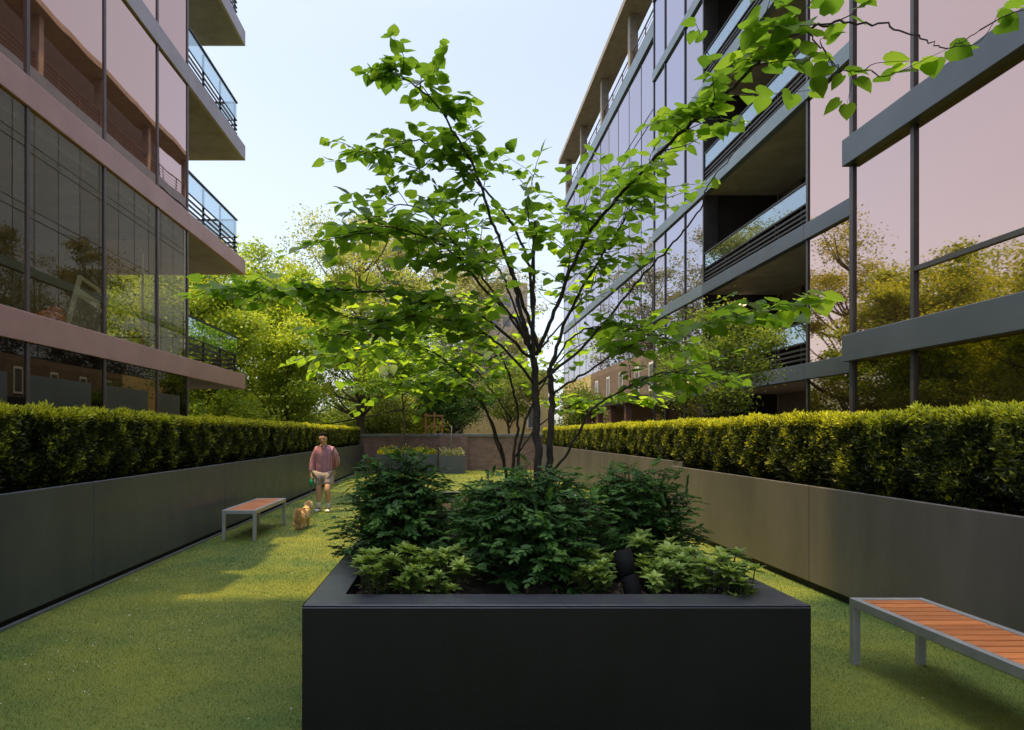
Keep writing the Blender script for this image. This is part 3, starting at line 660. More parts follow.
bg_tree('maple_tree', 'yellow green tree rising behind the left hedge, left of the bare limbed one', (-7.2, 28.5, 0), 10.0, 3.1, 2.8, 1.5, Y_, 75, 190, .17, 12, tintb=.6)
bg_tree('plane_tree', 'open tree with brown spreading limbs behind the man', (-4.6, 34, 0), 13.2, 4.4, 3.4, 3.0, M['leaf_tan'], 90, 125, .17, 13, .28, .8, .35, tintb=.55)
bg_tree('maple_tree', 'yellow green tree half hidden behind the lowest left balcony', (-13.5, 29, 0), 10.6, 3.8, 3.4, 1.2, Y_, 80, 190, .18, 14, tintb=.55)
bg_tree('maple_tree', 'darker green tree at the back left beside the fence', (-10.6, 34, 0), 8.2, 3.6, 3, .8, Mi, 60, 170, .18, 15, tintb=.35)
bg_tree('tall_tree', 'tall sparse grey green tree rising above the others at the back', (-3.6, 46, 0), 17.6, 4.4, 4, 5, Gr, 95, 120, .22, 16, .3, .95, .4, tintb=.5)
bg_tree('tall_tree', 'second tall pale tree behind the dark leaves of the planter tree', (2.2, 50, 0), 16.4, 4.4, 4, 4, Gr, 90, 120, .22, 17, .3, .95, .4, tintb=.45)
bg_tree('young_tree', 'young tree with a thin straight trunk in the wide grey planter', (-1.88, 28.1, .6), 6.4, 2.0, 1.7, 2.5, M['leaf_tree'], 40, 110, .14, 18, .055, .5, .5, None, tintb=.45)
bg_tree('dark_tree', 'small dark green tree in front of the yellow building', (.3, 36, 0), 5.6, 1.9, 1.7, 1.8, M['leaf_dark'], 40, 150, .16, 19, .16, .6, .5, tintb=.55)
bg_tree('small_tree', 'small leafy tree standing behind the right hedge below the balconies', (6.35, 14.9, 0), 4.75, 1.2, 1.0, 2.0, Mi, 55, 62, .09, 20, .05, .36, .5, None, tintb=.55)
bg_tree('small_tree', 'loose green tree half covering the yellow building behind the brick wall', (3.6, 38, 0), 6.2, 1.8, 1.6, 2.2, Mi, 40, 90, .15, 24, .1, .6, .5, tintb=.55)
bg_tree('maple_tree', 'green tree far right beyond the hedge at the end of the wing', (7.4, 36, 0), 4.6, 1.6, 1.6, .6, Mi, 36, 120, .15, 21, .1, .6, .5, tintb=.4)
bg_tree('maple_tree', 'tall yellow green tree behind the left glass building', (-16.5, 37, 0), 12.5, 4.2, 4, 1.6, Y_, 80, 170, .2, 22, .25, .9, tintb=.5)
for k, (x, y, h_, rx_) in enumerate(((-11.5, 41, 5.0, 3.4), (-6.2, 42, 4.4, 3.2), (-1.6, 43, 5.2, 3.2), (-8.5, 37, 3.4, 2.2), (-3.2, 38, 4.2, 2.4), (-14, 36, 5.5, 3))):
    bg_tree('background_bush', ('broad green bush far back on the left beyond the fence', 'wide dull green bush behind the timber fence', 'bush behind the orange trellis', 'low bush close behind the timber fence', 'low bush right behind the brick wall', 'tall bush hidden behind the left building corner')[k], (x, y, 0), h_, rx_, 2, .3, Mi if k % 2 else M['leaf_tan'], 40, 170, .2, 50 + k, .08, .9, .5, 'bushes beyond the courtyard', tintb=.4)
cb_ = MB().tube(catmull([PX(292, 428.5, 29), PX(345, 421, 28.6), PX(404, 409, 28.1)], 6), .03, 6).build('guy_cable', M['rail'], None); tag(cb_, 'dark sloping cable tied to the young tree trunk over the hedge', 'cable')
# bright ground plants in the wide planter
n = 2600; P = np.stack([rng.uniform(-3.05, -.55, n), rng.uniform(27.7, 28.6, n), .72 + np.abs(rng.normal(0, .13, n))], 1)
me = leaves_mesh('planter_greens', P, rdir(n) + np.array([0, 0, .8]), rdir(n), rng.uniform(.06, .12, n), np.clip(rng.normal(.85, .15, n), 0, 1), DIAMOND)
tag(link('ground_cover', me, M['leaf_yew']), 'bright yellow green low plants filling the wide grey planter', 'ground cover', kind='stuff')
n = 500; P = np.stack([rng.uniform(-.3, .64, n), rng.uniform(26.8, 27.6, n), .7 + np.abs(rng.normal(0, .12, n))], 1)
me = leaves_mesh('pale_grass', P, rdir(n) + np.array([0, 0, 1.2]), rdir(n), rng.uniform(.1, .22, n), np.clip(rng.normal(.7, .2, n), 0, 1), SLIM)
tag(link('pale_grass', me, M['leaf_grey']), 'pale wispy plants in the smaller grey planter', 'ground cover', kind='stuff')

# ------------------------------------------------------------------ multi-stemmed tree(s) in the central planter
TL = 1.5; DENS = 1.5
def limb_tree(name, label, base, limbs, seed, leafm, size=(.080, .128)):
    r = random.Random(seed); t = thing(name, label, 'tree', base); B = Vector(base)
    wood = MB(); LP, LD, LN, LS, LT = [], [], [], [], []
    def leaf(p, d, sz, tint):
        n_ = Vector((r.gauss(0, .33), r.gauss(0, .33), 1)); d = (d + Vector((0, 0, -.25 + r.gauss(0, .15)))).normalized()
        LP.append(p); LD.append(d); LN.append(n_); LS.append(sz); LT.append(min(1, max(0, tint)))
    def twig(p, d, ln, nl, rad, szk):
        d = d.normalized(); q1 = p + d * ln * .5 + Vector((r.gauss(0, .03), r.gauss(0, .03), r.gauss(0, .03))); q2 = p + d * ln + Vector((r.gauss(0, .06), r.gauss(0, .06), r.gauss(-.02, .05)))
        pth = catmull([p, q1, q2], 3); wood.tube([v - B for v in pth], [rad * (1 - .7 * i / (len(pth) - 1)) for i in range(len(pth))], 4, False)
        tb = r.gauss(.42, .16); sd = 1
        for k in range(nl):
            f = (k + .6) / nl; q = p.lerp(q1, f * 2) if f < .5 else q1.lerp(q2, f * 2 - 1)
            side = Vector((-d.y, d.x, r.gauss(0, .3))) * sd; sd = -sd
            ld = (side + d * r.uniform(.2, .9)).normalized(); pet = r.uniform(.015, .045)
            leaf(q + ld * pet - B, ld, r.uniform(*size) * szk * (1.0 if r.random() > .15 else .6), tb + r.gauss(0, .12))
        leaf(q2 - B, d, r.uniform(*size) * szk, tb + .15)
    for (pts, r0, r1, t0, dens, tl, szk) in limbs:
        W = [PX(*p) for p in pts]; pth = catmull(W, 7); m_ = len(pth)
        pth = [p + Vector((r.gauss(0, .006), r.gauss(0, .006), r.gauss(0, .006))) if 0 < i < m_ - 1 else p for i, p in enumerate(pth)]
        wood.tube([p - B for p in pth], [.70 * r0 + .70 * (r1 - r0) * (i / (m_ - 1)) ** .8 for i in range(m_)], 8)
        if dens <= 0: continue
        for i in range(int(t0 * (m_ - 1)), m_ - 1):
            seg = pth[i + 1] - pth[i]; e_ = dens * DENS * seg.length; k = int(e_) + (1 if r.random() < e_ - int(e_) else 0)
            for _ in range(k):
                p = pth[i] + seg * r.random(); tg = seg.normalized(); hz = Vector((r.gauss(0, 1), r.gauss(0, 1), r.gauss(.03, .12))).normalized()
                twig(p, hz + tg * r.uniform(.2, .9), tl * TL * r.uniform(.5, 1.25), r.randint(6, 10) if dens > 3 else r.randint(2, 3), .0045 if dens > 3 else .003, szk)
        tg = (pth[-1] - pth[-3]).normalized(); twig(pth[-1], tg, .18, 3, .004, szk)
    wood.build('trunk', M['bark'], t)
    A = lambda q: np.array([tuple(v) for v in q])
    link('crown', leaves_mesh('crown', A(LP), A(LD), A(LN), LS, LT, HEART), leafm, t)
    return len(LP)
front = [
 ([(538, 532, 6.1), (538, 480, 6.1), (537, 435, 6.15), (535, 384, 6.2), (533, 358, 6.2)], .060, .046, 0, 0, 0, 1),
 ([(549, 532, 6.25), (549, 480, 6.25), (550, 436, 6.25), (552, 394, 6.3), (550, 368, 6.3)], .054, .040, 0, 0, 0, 1),
 ([(533, 358, 6.2), (526, 330, 6.25), (517, 295, 6.3), (511, 264, 6.3)], .034, .024, 0, 0, 0, 1),
 ([(533, 360, 6.2), (533, 300, 6.1), (535, 221, 6.1)], .028, .018, .5, 2, .3, 1),
 ([(536, 355, 6.2), (552, 318, 6.0), (570, 272, 5.7), (591, 230, 5.4), (629, 186, 4.9), (667, 145, 4.4), (701, 115, 4.1), (739, 82, 3.8), (771, 50, 3.55), (802, 30, 3.4), (840, 20, 3.25)], .030, .009, .22, 8, .25, 1.0),
 ([(840, 20, 3.25), (885, 26, 3.1), (921, 38, 3.0), (946, 48, 2.95), (980, 30, 2.88)], .008, .003, .25, 2.9, .09, .92),
 ([(805, 31, 3.4), (825, 51, 3.35), (833, 65, 3.3), (852, 71, 3.25), (872, 71, 3.2)], .006, .003, .2, 2.9, .07, .95),
 ([(550, 370, 6.3), (566, 320, 6.3), (590, 275, 6.2), (612, 240, 6.0), (640, 195, 5.7), (662, 160, 5.5)], .028, .006, .45, 10, .42, 1.05),
 ([(539, 384, 6.2), (587, 343, 6.0), (621, 302, 5.8), (654, 263, 5.6), (680, 235, 5.4), (702, 205, 5.25), (708, 186, 5.2), (733, 154, 5.1), (752, 129, 5.0)], .022, .004, .95, 0, .2, 1),
 ([(540, 352, 6.2), (522, 300, 6.0), (505, 255, 5.8), (492, 221, 5.6), (474, 169, 5.4), (455, 134, 5.25), (433, 101, 5.1), (403, 76, 4.95), (392, 72, 4.9)], .028, .005, .42, 12, .19, .98),
 ([(534, 345, 6.2), (530, 280, 6.1), (525, 252, 6.0), (507, 216, 5.9), (480, 185, 5.7), (454, 161, 5.5), (420, 140, 5.3), (385, 150, 5.2), (352, 155, 5.1)], .024, .004, .52, 8, .17, .9),
 ([(440, 150, 5.4), (425, 165, 5.35), (398, 185, 5.3), (378, 205, 5.25)], .006, .003, .1, 8, .18, .8),
 ([(530, 350, 6.2), (515, 320, 6.0), (485, 290, 5.7), (455, 255, 5.4), (420, 235, 5.1), (380, 226, 4.9), (350, 236, 4.8)], .024, .005, .38, 13, .40, 1.08),
 ([(525, 340, 6.2), (500, 300, 6.1), (470, 262, 6.0), (430, 215, 5.8), (400, 205, 5.6), (372, 222, 5.5)], .02, .005, .45, 10, .36, 1.1),
 ([(530, 357, 6.3), (484, 318, 5.9), (440, 300, 5.5), (400, 293, 5.2), (347, 290, 4.9), (306, 289, 4.7), (259, 289, 4.5), (222, 286, 4.35)], .022, .004, .22, 11, .15, .9),
 ([(535, 384, 6.2), (505, 350, 5.8), (470, 325, 5.5), (430, 318, 5.2), (380, 322, 5.0), (345, 335, 4.9)], .020, .005, .3, 13, .36, 1.05),
 ([(549, 478, 6.2), (570, 449, 6.0), (590, 412, 5.8), (621, 391, 5.6), (648, 377, 5.4), (680, 372, 5.2), (705, 378, 5.1)], .020, .005, .5, 10, .34, 1.0),
 ([(551, 394, 6.3), (590, 370, 5.9), (630, 345, 5.5), (680, 330, 5.0), (730, 318, 4.5), (768, 304, 4.2)], .018, .004, .3, 6.5, .28, 1.15),
 ([(550, 368, 6.3), (575, 335, 6.1), (610, 325, 5.9), (645, 330, 5.7), (670, 345, 5.6)], .016, .004, .3, 10, .36, 1.0),
 ([(530, 285, 6.1), (533, 245, 6.0), (527, 205, 5.9), (535, 170, 5.8)], .014, .004, .3, 9, .26, 1.0),
 ([(552, 318, 6.0), (565, 280, 6.1), (572, 240, 6.1), (585, 205, 6.0)], .014, .004, .3, 11, .36, 1.0),
 ([(536, 355, 6.3), (556, 330, 6.5), (590, 290, 6.6), (605, 270, 6.6)], .018, .005, .5, 10, .36, 1.0),
 ([(533, 358, 6.2), (512, 300, 6.3), (495, 262, 6.3), (470, 238, 6.2), (452, 228, 6.2)], .018, .005, .45, 12, .38, 1.0),
]
n1 = limb_tree('planter_tree', 'dark multi stemmed heart leaved tree spreading from the black planter', (.88, 6.15, .70), front, 5, M['leaf_tree'])
second = [
 ([(506, 505, 8.6), (505, 466, 8.6), (491, 422, 8.5), (467, 381, 8.2), (433, 352, 7.8), (398, 343, 7.4), (364, 348, 7.1), (335, 356, 6.8)], .036, .006, .35, 11, .42, 1.05),
 ([(512, 505, 8.7), (514, 455, 8.7), (518, 420, 8.7), (512, 385, 8.6), (495, 345, 8.4), (470, 322, 8.2), (440, 308, 8.0), (405, 304, 7.8)], .036, .006, .45, 10, .42, 1.05),
 ([(516, 505, 8.7), (521, 440, 8.7), (535, 400, 8.6), (552, 370, 8.6), (575, 348, 8.5), (602, 335, 8.4)], .034, .006, .5, 8, .42, 1),
 ([(506, 470, 8.6), (482, 405, 8.3), (450, 382, 8.0), (412, 384, 7.7), (372, 388, 7.4)], .020, .005, .3, 9, .42, 1),
 ([(514, 458, 8.7), (540, 425, 8.6), (572, 405, 8.5), (605, 398, 8.3), (640, 400, 8.2)], .018, .005, .3, 9, .42, 1),
 ([(512, 420, 8.6), (490, 388, 8.6), (470, 365, 8.7), (440, 360, 8.8)], .018, .005, .3, 9, .42, 1),
]
n2 = limb_tree('planter_tree', 'thinner multi stemmed tree behind the main one, leaning left', (.78, 8.65, .66), second, 8, M['leaf_tree'], (.085, .135))
print('leaves', n1, n2)

# ------------------------------------------------------------------ shrubs in the central planter
def shrub(label, c, rx, ry, h, nst, seed, leafm=M['leaf_dark'], lsize=(.038, .066), tintb=.4):
    r = random.Random(seed); t = thing('evergreen_shrub', label, 'shrub', c, 0, 'dark shrubs in the black planter')
    wood = MB(); P, D, Nn, S, T = [], [], [], [], []
    for k in range(nst):
        a = r.uniform(0, 2 * math.pi); q = math.sqrt(r.random()); u = Vector((math.cos(a) * q, math.sin(a) * q, 0))
        q2 = q * (1 + .12 * math.sin(3 * a + seed)); u = Vector((math.cos(a) * q2, math.sin(a) * q2, 0)); hz = h * (max(0, 1 - .9 * q ** 2.6)) ** .5 * (r.uniform(.86, 1.03) if k % 3 else r.uniform(.3, .85))
        tip = Vector((u.x * rx, u.y * ry, hz)); pth = catmull([(u.x * .08, u.y * .08, -.05), (tip.x * .45, tip.y * .45, hz * .6), tip], 4)
        wood.tube(pth, [.008 * (1 - .8 * i / (len(pth) - 1)) for i in range(len(pth))], 4, False)
        out = Vector((u.x, u.y, .25)); tb = tintb + r.gauss(0, .14)
        # layered sprays at the end of each stem
        for j in range(4):
            b = pth[-1 - j] if j < 3 else pth[-4]; sd = Vector((r.gauss(out.x, .7), r.gauss(out.y, .7), r.gauss(.05, .25))).normalized(); ln = r.uniform(.06, .13)
            pr = Vector((-sd.y, sd.x, 0)); nl = 9
            for i in range(nl):
                f = i / (nl - 1); base = b + sd * ln * f + Vector((0, 0, -.12 * f * f * ln)); s_ = 1 if i % 2 else -1
                d = (sd * .8 + pr * s_ * .8 + Vector((0, 0, r.gauss(0, .18)))).normalized() if i < nl - 1 else sd
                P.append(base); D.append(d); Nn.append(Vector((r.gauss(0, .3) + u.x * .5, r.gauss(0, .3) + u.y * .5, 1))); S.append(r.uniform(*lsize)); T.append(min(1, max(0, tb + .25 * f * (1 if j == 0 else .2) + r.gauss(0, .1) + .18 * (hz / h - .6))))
    A = lambda q: np.array([tuple(v) for v in q])
    wood.build('stem', M['bark'], t); link('foliage', leaves_mesh('foliage', A(P), A(D), A(Nn), S, T, ELL), leafm, t)
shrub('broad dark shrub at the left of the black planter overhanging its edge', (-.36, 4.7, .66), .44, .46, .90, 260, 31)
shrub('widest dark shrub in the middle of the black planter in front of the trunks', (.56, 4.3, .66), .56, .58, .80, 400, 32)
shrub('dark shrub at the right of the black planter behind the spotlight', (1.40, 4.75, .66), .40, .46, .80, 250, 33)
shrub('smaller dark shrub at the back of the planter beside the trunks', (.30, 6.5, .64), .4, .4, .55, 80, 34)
def rosette_proto(seed):
    r = random.Random(seed); t = thing('pachysandra_plant', 'x', 'plant'); P, D, Nn, S, T = [], [], [], [], []; w = MB()
    for k in range(5):
        a = r.uniform(0, 6.28); q = r.uniform(.0, .085); hz = r.uniform(.08, .25); tip = Vector((math.cos(a) * q * 1.4, math.sin(a) * q * 1.4, hz))
        w.tube([(tip.x * .5, tip.y * .5, -.03), tip], [.004, .003], 5, False); a0 = r.uniform(0, 6.28); tb = r.gauss(.52, .15)
        for ring, (nl, el, sz, dz) in enumerate(((6, .15, .075, -.012), (5, .5, .06, 0), (4, .95, .042, .006))):
            for i in range(nl):
                b = a0 + i * 6.283 / nl + ring * .5 + r.gauss(0, .12); d = Vector((math.cos(b), math.sin(b), el + r.gauss(0, .12)))
                P.append(tip + Vector((0, 0, dz))); D.append(d); Nn.append(Vector((-math.cos(b) * el, -math.sin(b) * el, 1))); S.append(sz * r.uniform(.8, 1.2)); T.append(min(1, max(0, tb + .16 * ring - .12 + r.gauss(0, .07))))
        for j in range(5):
            b = r.uniform(0, 6.28); P.append(tip * r.uniform(.4, .8)); D.append(Vector((math.cos(b), math.sin(b), .2))); Nn.append(Vector((0, 0, 1))); S.append(.06); T.append(max(0, tb - .35))
    A = lambda q: np.array([tuple(v) for v in q])
    w.build('stem', M['bark'], t); link('foliage', leaves_mesh('foliage', A(P), A(D), A(Nn), S, T, tpl_ellipse(.5)), M['leaf_pach'], t)
    return t
protos = [rosette_proto(s) for s in (41, 42, 43, 44)]
spots = []
r_ = random.Random(3)
for k in range(21): spots.append((r_.uniform(-.55, .02), r_.uniform(3.62, 4.15), 'l'))
for k in range(13): spots.append((r_.uniform(1.08, 1.52), r_.uniform(3.72, 4.2), 'r'))
for k in range(5): spots.append((r_.uniform(1.50, 1.68), r_.uniform(3.60, 3.8), 'r'))
for k in range(5): spots.append((r_.uniform(.75, .98), r_.uniform(3.7, 3.95), 'r'))
for k, (x, y, sd) in enumerate(spots):
    o = protos[k] if k < 4 else copy_tree(protos[k % 4])
    o.location = (x, y, .71); o.rotation_euler = (r_.gauss(0, .1), r_.gauss(0, .1), r_.uniform(0, 6.28)); s_ = r_.uniform(.8, 1.25); o.scale = (s_, s_, s_)
    if sd == 'l': tag(o, 'light green rosette plant at the front left of the black planter', 'plant', 'rosette plants at the front left of the planter')
    else: tag(o, 'light green rosette plant at the front right of the planter near the spotlight', 'plant', 'rosette plants at the front right of the planter')
# leaf litter on planter soil
n = 700; P = np.stack([rng.uniform(-.55, 1.68, n), rng.uniform(3.6, 5.2, n), rng.uniform(.755, .785, n)], 1)
tag(link('leaf_litter', leaves_mesh('leaf_litter', P, rdir(n, .3), np.tile([0, 0, 1.], (n, 1)) + .7 * rdir(n), rng.uniform(.02, .05, n), rng.uniform(0, 1, n), ELL), surf('litter', (.05, .03, .018), (.14, .09, .055), .9, 20)), 'brown leaf litter on the planter soil', 'leaf litter', kind='stuff')

# ------------------------------------------------------------------ person and dog
def skin_obj(name, verts, edges, m, parent, sub=2, root=0):
    me = bpy.data.meshes.new(name); me.from_pydata([v[:3] for v in verts], edges, []); me.update()
    o = bpy.data.objects.new(name, me); COL.objects.link(o)
    o.modifiers.new('Skin', 'SKIN'); me.skin_vertices[0].data
    for i, v in enumerate(verts):
        rr = v[3]; rr = tuple(q * 1.2 for q in rr) if isinstance(rr, tuple) else rr * 1.2; me.skin_vertices[0].data[i].radius = rr if isinstance(rr, tuple) else (rr, rr)
        me.skin_vertices[0].data[i].use_root = (i == root)
    sb = o.modifiers.new('Sub', 'SUBSURF'); sb.levels = sub; sb.render_levels = sub
    dg = bpy.context.evaluated_depsgraph_get(); nm = bpy.data.meshes.new_from_object(o.evaluated_get(dg))
    bpy.data.objects.remove(o); nm.polygons.foreach_set('use_smooth', [True] * len(nm.polygons)); nm.materials.clear()
    return link(name, nm, m, parent)
def chain(vs, es, pts, start=None):
    prev = start
    for p in pts:
        vs.append(p); i = len(vs) - 1
        if prev is not None: es.append((prev, i))
        prev = i
    return prev
pm = thing('person', 'man in a striped maroon shirt and grey shorts walking a dog on the lawn', 'person', (-2.68, 13.9, 0), R(-4))
# local: +x to image right, -y towards the camera. Image left arm (his right) hangs with the leash, the other is behind his back.
vs, es = [(0, 0, .92, (.105, .075))], []
chest = chain(vs, es, [(0, 0, 1.05, (.13, .10)), (0, -.01, 1.22, (.16, .11)), (0, -.01, 1.34, (.15, .09))], 0)
neck = chain(vs, es, [(0, -.03, 1.42, .056), (0, -.065, 1.465, .054)], chest)
head = chain(vs, es, [(0, -.115, 1.505, (.058, .066)), (0, -.125, 1.56, (.078, .092)), (0, -.115, 1.615, (.080, .094)), (0, -.10, 1.66, (.055, .066))], neck)
shr = chain(vs, es, [(-.155, 0, 1.325, .058), (-.228, .0, 1.20, .046), (-.262, -.02, 1.05, .040), (-.268, -.06, .90, .034), (-.266, -.085, .80, .026)], chest)
palm = chain(vs, es, [(-.262, -.10, .765, (.030, .020)), (-.258, -.11, .725, (.034, .018))], shr)
for k, (dx, ln) in enumerate(((-.024, .062), (-.008, .07), (.008, .066), (.023, .052))):
    chain(vs, es, [(-.258 + dx * .6, -.118, .705, .0085), (-.255 + dx, -.142, .705 - ln * .45, .008), (-.25 + dx, -.13, .70 - ln * .85, .0075)], palm)
chain(vs, es, [(-.232, -.125, .745, .009), (-.222, -.145, .722, .008)], palm)
shl = chain(vs, es, [(.155, 0, 1.325, .058), (.238, .05, 1.20, .046), (.262, .10, 1.06, .040), (.16, .18, .98, .033), (.08, .20, .95, .026)], chest)
palm2 = chain(vs, es, [(.045, .205, .935, (.03, .018)), (.015, .205, .925, (.03, .016))], shl)
for dx in (-.022, -.007, .008, .022): chain(vs, es, [(-.01, .205, .925 + dx, .0085), (-.035, .2, .918 + dx, .008), (-.05, .19, .912 + dx, .007)], palm2)
chain(vs, es, [(.03, .2, .965, .009), (.0, .2, .975, .008)], palm2)
for s, fy, kb in ((-1, -.05, .0), (1, -.14, -.05)):
    f = chain(vs, es, [(s * .09, 0, .82, .066), (s * .11, fy * .5 - .02, .66, .066), (s * .115, fy + kb - .03, .48, .054), (s * .115, fy + .01, .33, .056), (s * .115, fy + .03, .18, .038), (s * .115, fy + .03, .08, .036)], 0)
    chain(vs, es, [(s * .12, fy - .04, .045, (.036, .03)), (s * .125, fy - .13, .032, (.04, .022))], f)
body = skin_obj('body', vs, es, M['skin'], pm)
# shirt
vs, es = [(0, .0, .74, (.168, .140))], []
ch = chain(vs, es, [(0, 0, 1.02, (.175, .135)), (0, -.01, 1.22, (.188, .138)), (0, -.01, 1.335, (.150, .105)), (0, -.025, 1.42, (.078, .07))], 0)
for pts in ([(-.160, 0, 1.335, .074), (-.230, .0, 1.19, .064), (-.264, -.02, 1.05, .060), (-.268, -.055, .90, .052), (-.267, -.07, .855, .050)], [(.160, 0, 1.335, .074), (.240, .05, 1.19, .064), (.265, .10, 1.06, .060), (.17, .18, .985, .05), (.14, .19, .975, .048)]):
    chain(vs, es, pts, 3)
skin_obj('shirt', vs, es, M['shirt'], pm)
col_ = MB().tube([(-.07, -.06, 1.44), (-.03, -.11, 1.40), (0, -.125, 1.35)], [.016, .02, .008], 8).tube([(.07, -.06, 1.44), (.03, -.11, 1.40), (0, -.125, 1.35)], [.016, .02, .008], 8).build('collar', M['shirt'], pm)
MB().tube([(0, -.118, 1.43), (.0, -.128, 1.37), (0, -.132, 1.33)], [.03, .024, .004], 8).build('open_neck', M['skin'], pm)
vs, es = [(0, 0, .875, (.155, .122))], []
for s, fy in ((-1, -.05), (1, -.14)): chain(vs, es, [(s * .095, -.0, .80, (.108, .11)), (s * .112, fy * .5 - .02, .66, (.103, .105)), (s * .115, fy * .8 - .02, .545, (.10, .10))], 0)
skin_obj('shorts', vs, es, M['shorts'], pm)
for s, fy in ((-1, -.05), (1, -.14)):
    MB().tube([(s * .115, fy + .03, .07), (s * .115, fy + .03, .16), (s * .115, fy + .026, .255)], [.045, .045, .05], 12).build('sock', M['sock'], pm)
    vs, es = [(s * .117, fy + .055, .045, (.042, .04))], []
    chain(vs, es, [(s * .12, fy - .03, .048, (.047, .042)), (s * .125, fy - .12, .036, (.05, .032)), (s * .127, fy - .165, .03, (.04, .024))], 0)
    sh = skin_obj('shoe', vs, es, M['shoe'], pm); MB().box(s * .12 - .052, s * .12 + .052, fy - .10, fy - .04, .062, .093).build('shoe_strap', M['black'], sh, .012)
# hair cap and face details
hv = MB().ball((0, -.105, 1.645), .102, 18, 12, (.92, 1.02, .72), .07); hv.ball((0, -.065, 1.60), .098, 16, 10, (.95, .82, .95), .06); hv.ball((.02, -.165, 1.665), .05, 10, 8, (1.3, .8, .7), .1); hv.build('hair', M['hair'], pm)
for s in (-1, 1):
    MB().ball((s * .030, -.208, 1.565), .011, 8, 6, (1.4, .6, .7)).build('eye', M['hair'], pm); MB().tube([(s * .014, -.214, 1.583), (s * .05, -.203, 1.585)], .0055, 6).build('eyebrow', M['hair'], pm)
    MB().ball((s * .079, -.115, 1.555), .021, 8, 6, (.4, .7, 1.25)).build('ear', M['skin'], pm)
MB().ball((0, -.222, 1.540), .016, 8, 6, (.8, 1, 1.4)).build('nose', M['skin'], pm); MB().tube([(-.022, -.196, 1.508), (0, -.203, 1.505), (.022, -.196, 1.508)], .006, 6).build('mouth', M['redcloth'], pm)
# leash handle + cord (held thing)
hx = Vector((-2.68 - .255, 13.9 - .12, .655))
ls = thing('dog_leash', 'green retractable leash handle in the hand of the man', 'leash', hx)
hb = MB().ball((0, -.02, -.03), .078, 14, 10, (.55, 1.0, 1.25)); hb.build('case', M['green_plastic'], ls)
MB().tube(catmull([(0, .03, .0), (0, .06, .05), (0, .02, .085), (0, -.05, .06), (0, -.06, .0)], 4), .013, 8).build('handle', M['green_plastic'], ls)
dogloc = Vector((-2.60, 11.45, 0))
end = dogloc + Vector((.075, .06, .33)) - hx
MB().tube(catmull([(0, -.05, -.08), end * .5 + Vector((.02, 0, -.16)), end], 8), .006, 6).build('cord', M['rail'], ls)
# dog: faces away to the upper right (rear towards the camera), head turned right
dg_ = thing('dog', 'small fluffy apricot dog in a dark harness standing beside the bench', 'dog', dogloc, R(-8)); dg_.scale = (.84, .92, .95)
vs, es = [(0, .0, .235, (.092, .088))], []     # +y is forward
sh_ = chain(vs, es, [(0, -.10, .24, (.098, .10)), (0, -.19, .235, (.085, .085))], 0)
fr_ = chain(vs, es, [(0, .10, .25, (.092, .10)), (0, .17, .27, (.078, .085))], 0)
nk = chain(vs, es, [(.01, .23, .335, .060), (.02, .27, .395, (.062, .066)), (.045, .315, .40, (.048, .046)), (.07, .365, .385, (.028, .026))], fr_)
for s in (-1, 1):
    chain(vs, es, [(s * .06, .15, .17, .040), (s * .06, .145, .085, .03), (s * .06, .15, .03, .028), (s * .06, .175, .02, .024)], fr_)
    chain(vs, es, [(s * .062, -.17, .19, .055), (s * .065, -.13, .14, .042), (s * .065, -.20, .085, .03), (s * .065, -.19, .03, .026), (s * .065, -.165, .02, .024)], sh_)
chain(vs, es, [(0, -.25, .29, .035), (.01, -.29, .34, .042), (.02, -.28, .385, .03)], sh_)
skin_obj('body', vs, es, M['fur'], dg_)
def tuft(name, cs, m, n_, seed):
    g_ = np.random.default_rng(seed); P, D = [], []
    for (c, rad) in cs:
        u = nrm(g_.normal(size=(n_, 3))); P.append(np.array(c) + u * np.array(rad)); D.append(nrm(u + np.array([0, -.3, -.5]) + g_.normal(size=u.shape) * .5))
    P, D = np.concatenate(P), np.concatenate(D); k = len(P)
    link(name, leaves_mesh(name, P, D, rdir(k), g_.uniform(.025, .05, k), g_.uniform(0, 1, k), SLIM), m, dg_)
tuft('back_fur', [((0, -.02, .25), (.088, .2, .088)), ((.02, .28, .40), (.06, .065, .062))], M['fur_pale'], 1500, 3)
tuft('rump_fur', [((0, -.20, .235), (.092, .08, .098)), ((.01, -.28, .34), (.045, .045, .06)), ((-.06, -.16, .12), (.045, .05, .1)), ((.06, -.16, .12), (.045, .05, .1))], M['fur'], 350, 4)
for s in (-1, 1): MB().ball((.02 + s * .062, .265, .385), .045, 10, 8, (.45, .7, 1.15), .1).build('ear', M['fur'], dg_)
MB().ball((.078, .388, .388), .013, 8, 6).build('nose', M['black'], dg_)
hn = MB()
for yy, rz_ in ((.09, .108), (.0, .104)): hn.tube([(math.cos(a) * (rz_ - .008), yy, .25 + math.sin(a) * rz_) for a in np.linspace(0, 2 * math.pi, 17)], .011, 6, False)
hn.box(-.03, .03, -.01, .10, .345, .362); hn.build('harness', M['black'], dg_)

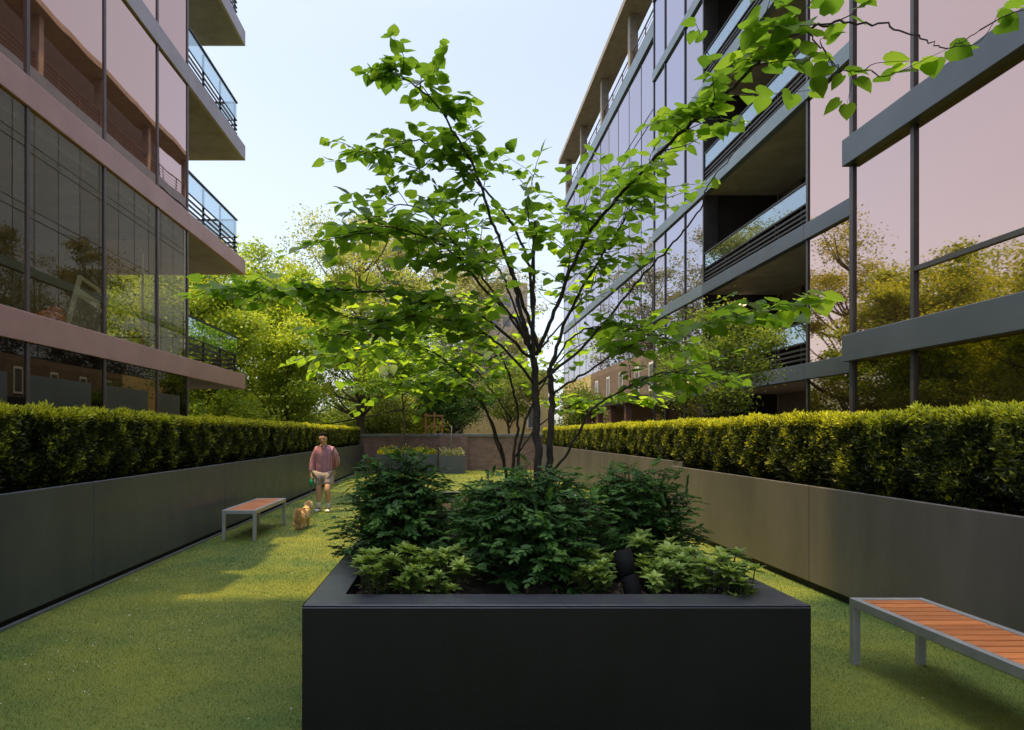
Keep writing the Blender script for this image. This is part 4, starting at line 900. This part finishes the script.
# ------------------------------------------------------------------ light, sky, camera
SD = Vector((-.26, -.004, 1.0)).normalized()
sun = bpy.data.lights.new('sun', 'SUN'); sun.energy = 5.0; sun.angle = R(.53); sun.color = (1, .71, .22)
so = bpy.data.objects.new('sun', sun); COL.objects.link(so); so.rotation_euler = SD.to_track_quat('Z', 'Y').to_euler(); so.location = (-10, 0, 40)
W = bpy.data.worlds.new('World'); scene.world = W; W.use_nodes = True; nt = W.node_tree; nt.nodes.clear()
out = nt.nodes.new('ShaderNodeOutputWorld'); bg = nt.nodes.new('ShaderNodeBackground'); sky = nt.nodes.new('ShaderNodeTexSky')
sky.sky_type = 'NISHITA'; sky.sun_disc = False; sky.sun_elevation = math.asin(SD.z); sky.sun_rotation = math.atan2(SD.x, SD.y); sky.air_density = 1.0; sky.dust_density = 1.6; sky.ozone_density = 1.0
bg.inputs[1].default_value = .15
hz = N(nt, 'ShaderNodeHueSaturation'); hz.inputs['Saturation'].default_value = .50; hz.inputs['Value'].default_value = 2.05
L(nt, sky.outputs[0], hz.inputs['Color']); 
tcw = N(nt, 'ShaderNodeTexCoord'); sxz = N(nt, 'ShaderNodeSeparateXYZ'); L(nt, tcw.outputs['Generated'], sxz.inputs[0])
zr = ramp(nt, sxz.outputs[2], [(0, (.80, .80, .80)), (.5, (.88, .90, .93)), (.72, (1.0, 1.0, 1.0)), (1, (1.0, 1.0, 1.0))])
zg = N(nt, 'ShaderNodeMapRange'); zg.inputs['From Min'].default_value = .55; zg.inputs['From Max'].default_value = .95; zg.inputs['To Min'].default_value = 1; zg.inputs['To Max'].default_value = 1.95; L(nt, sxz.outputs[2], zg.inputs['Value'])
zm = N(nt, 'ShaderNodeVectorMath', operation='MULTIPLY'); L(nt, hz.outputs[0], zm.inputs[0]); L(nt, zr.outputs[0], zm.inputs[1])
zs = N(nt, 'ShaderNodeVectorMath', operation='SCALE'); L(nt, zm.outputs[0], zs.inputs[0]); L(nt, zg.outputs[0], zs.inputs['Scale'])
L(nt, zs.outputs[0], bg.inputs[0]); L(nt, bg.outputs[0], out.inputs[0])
cam = bpy.data.cameras.new('camera'); co = bpy.data.objects.new('camera', cam); COL.objects.link(co); scene.camera = co
cam.sensor_width = 36; cam.lens = 36 * F / 1024; cam.shift_x = (512 - 448) / 1024; cam.shift_y = (433 - 365) / 1024; cam.clip_end = 2000; cam.clip_start = .05
co.location = (0, 0, H); co.rotation_euler = (R(90), 0, 0)
scene.view_settings.view_transform = 'Standard'; scene.view_settings.look = 'None'; scene.view_settings.exposure = 0
cy = scene.cycles; cy.use_denoising = True; cy.max_bounces = 8; cy.diffuse_bounces = 4; cy.glossy_bounces = 4; cy.transparent_max_bounces = 12; cy.transmission_bounces = 4; cy.sample_clamp_indirect = 4; cy.caustics_reflective = False
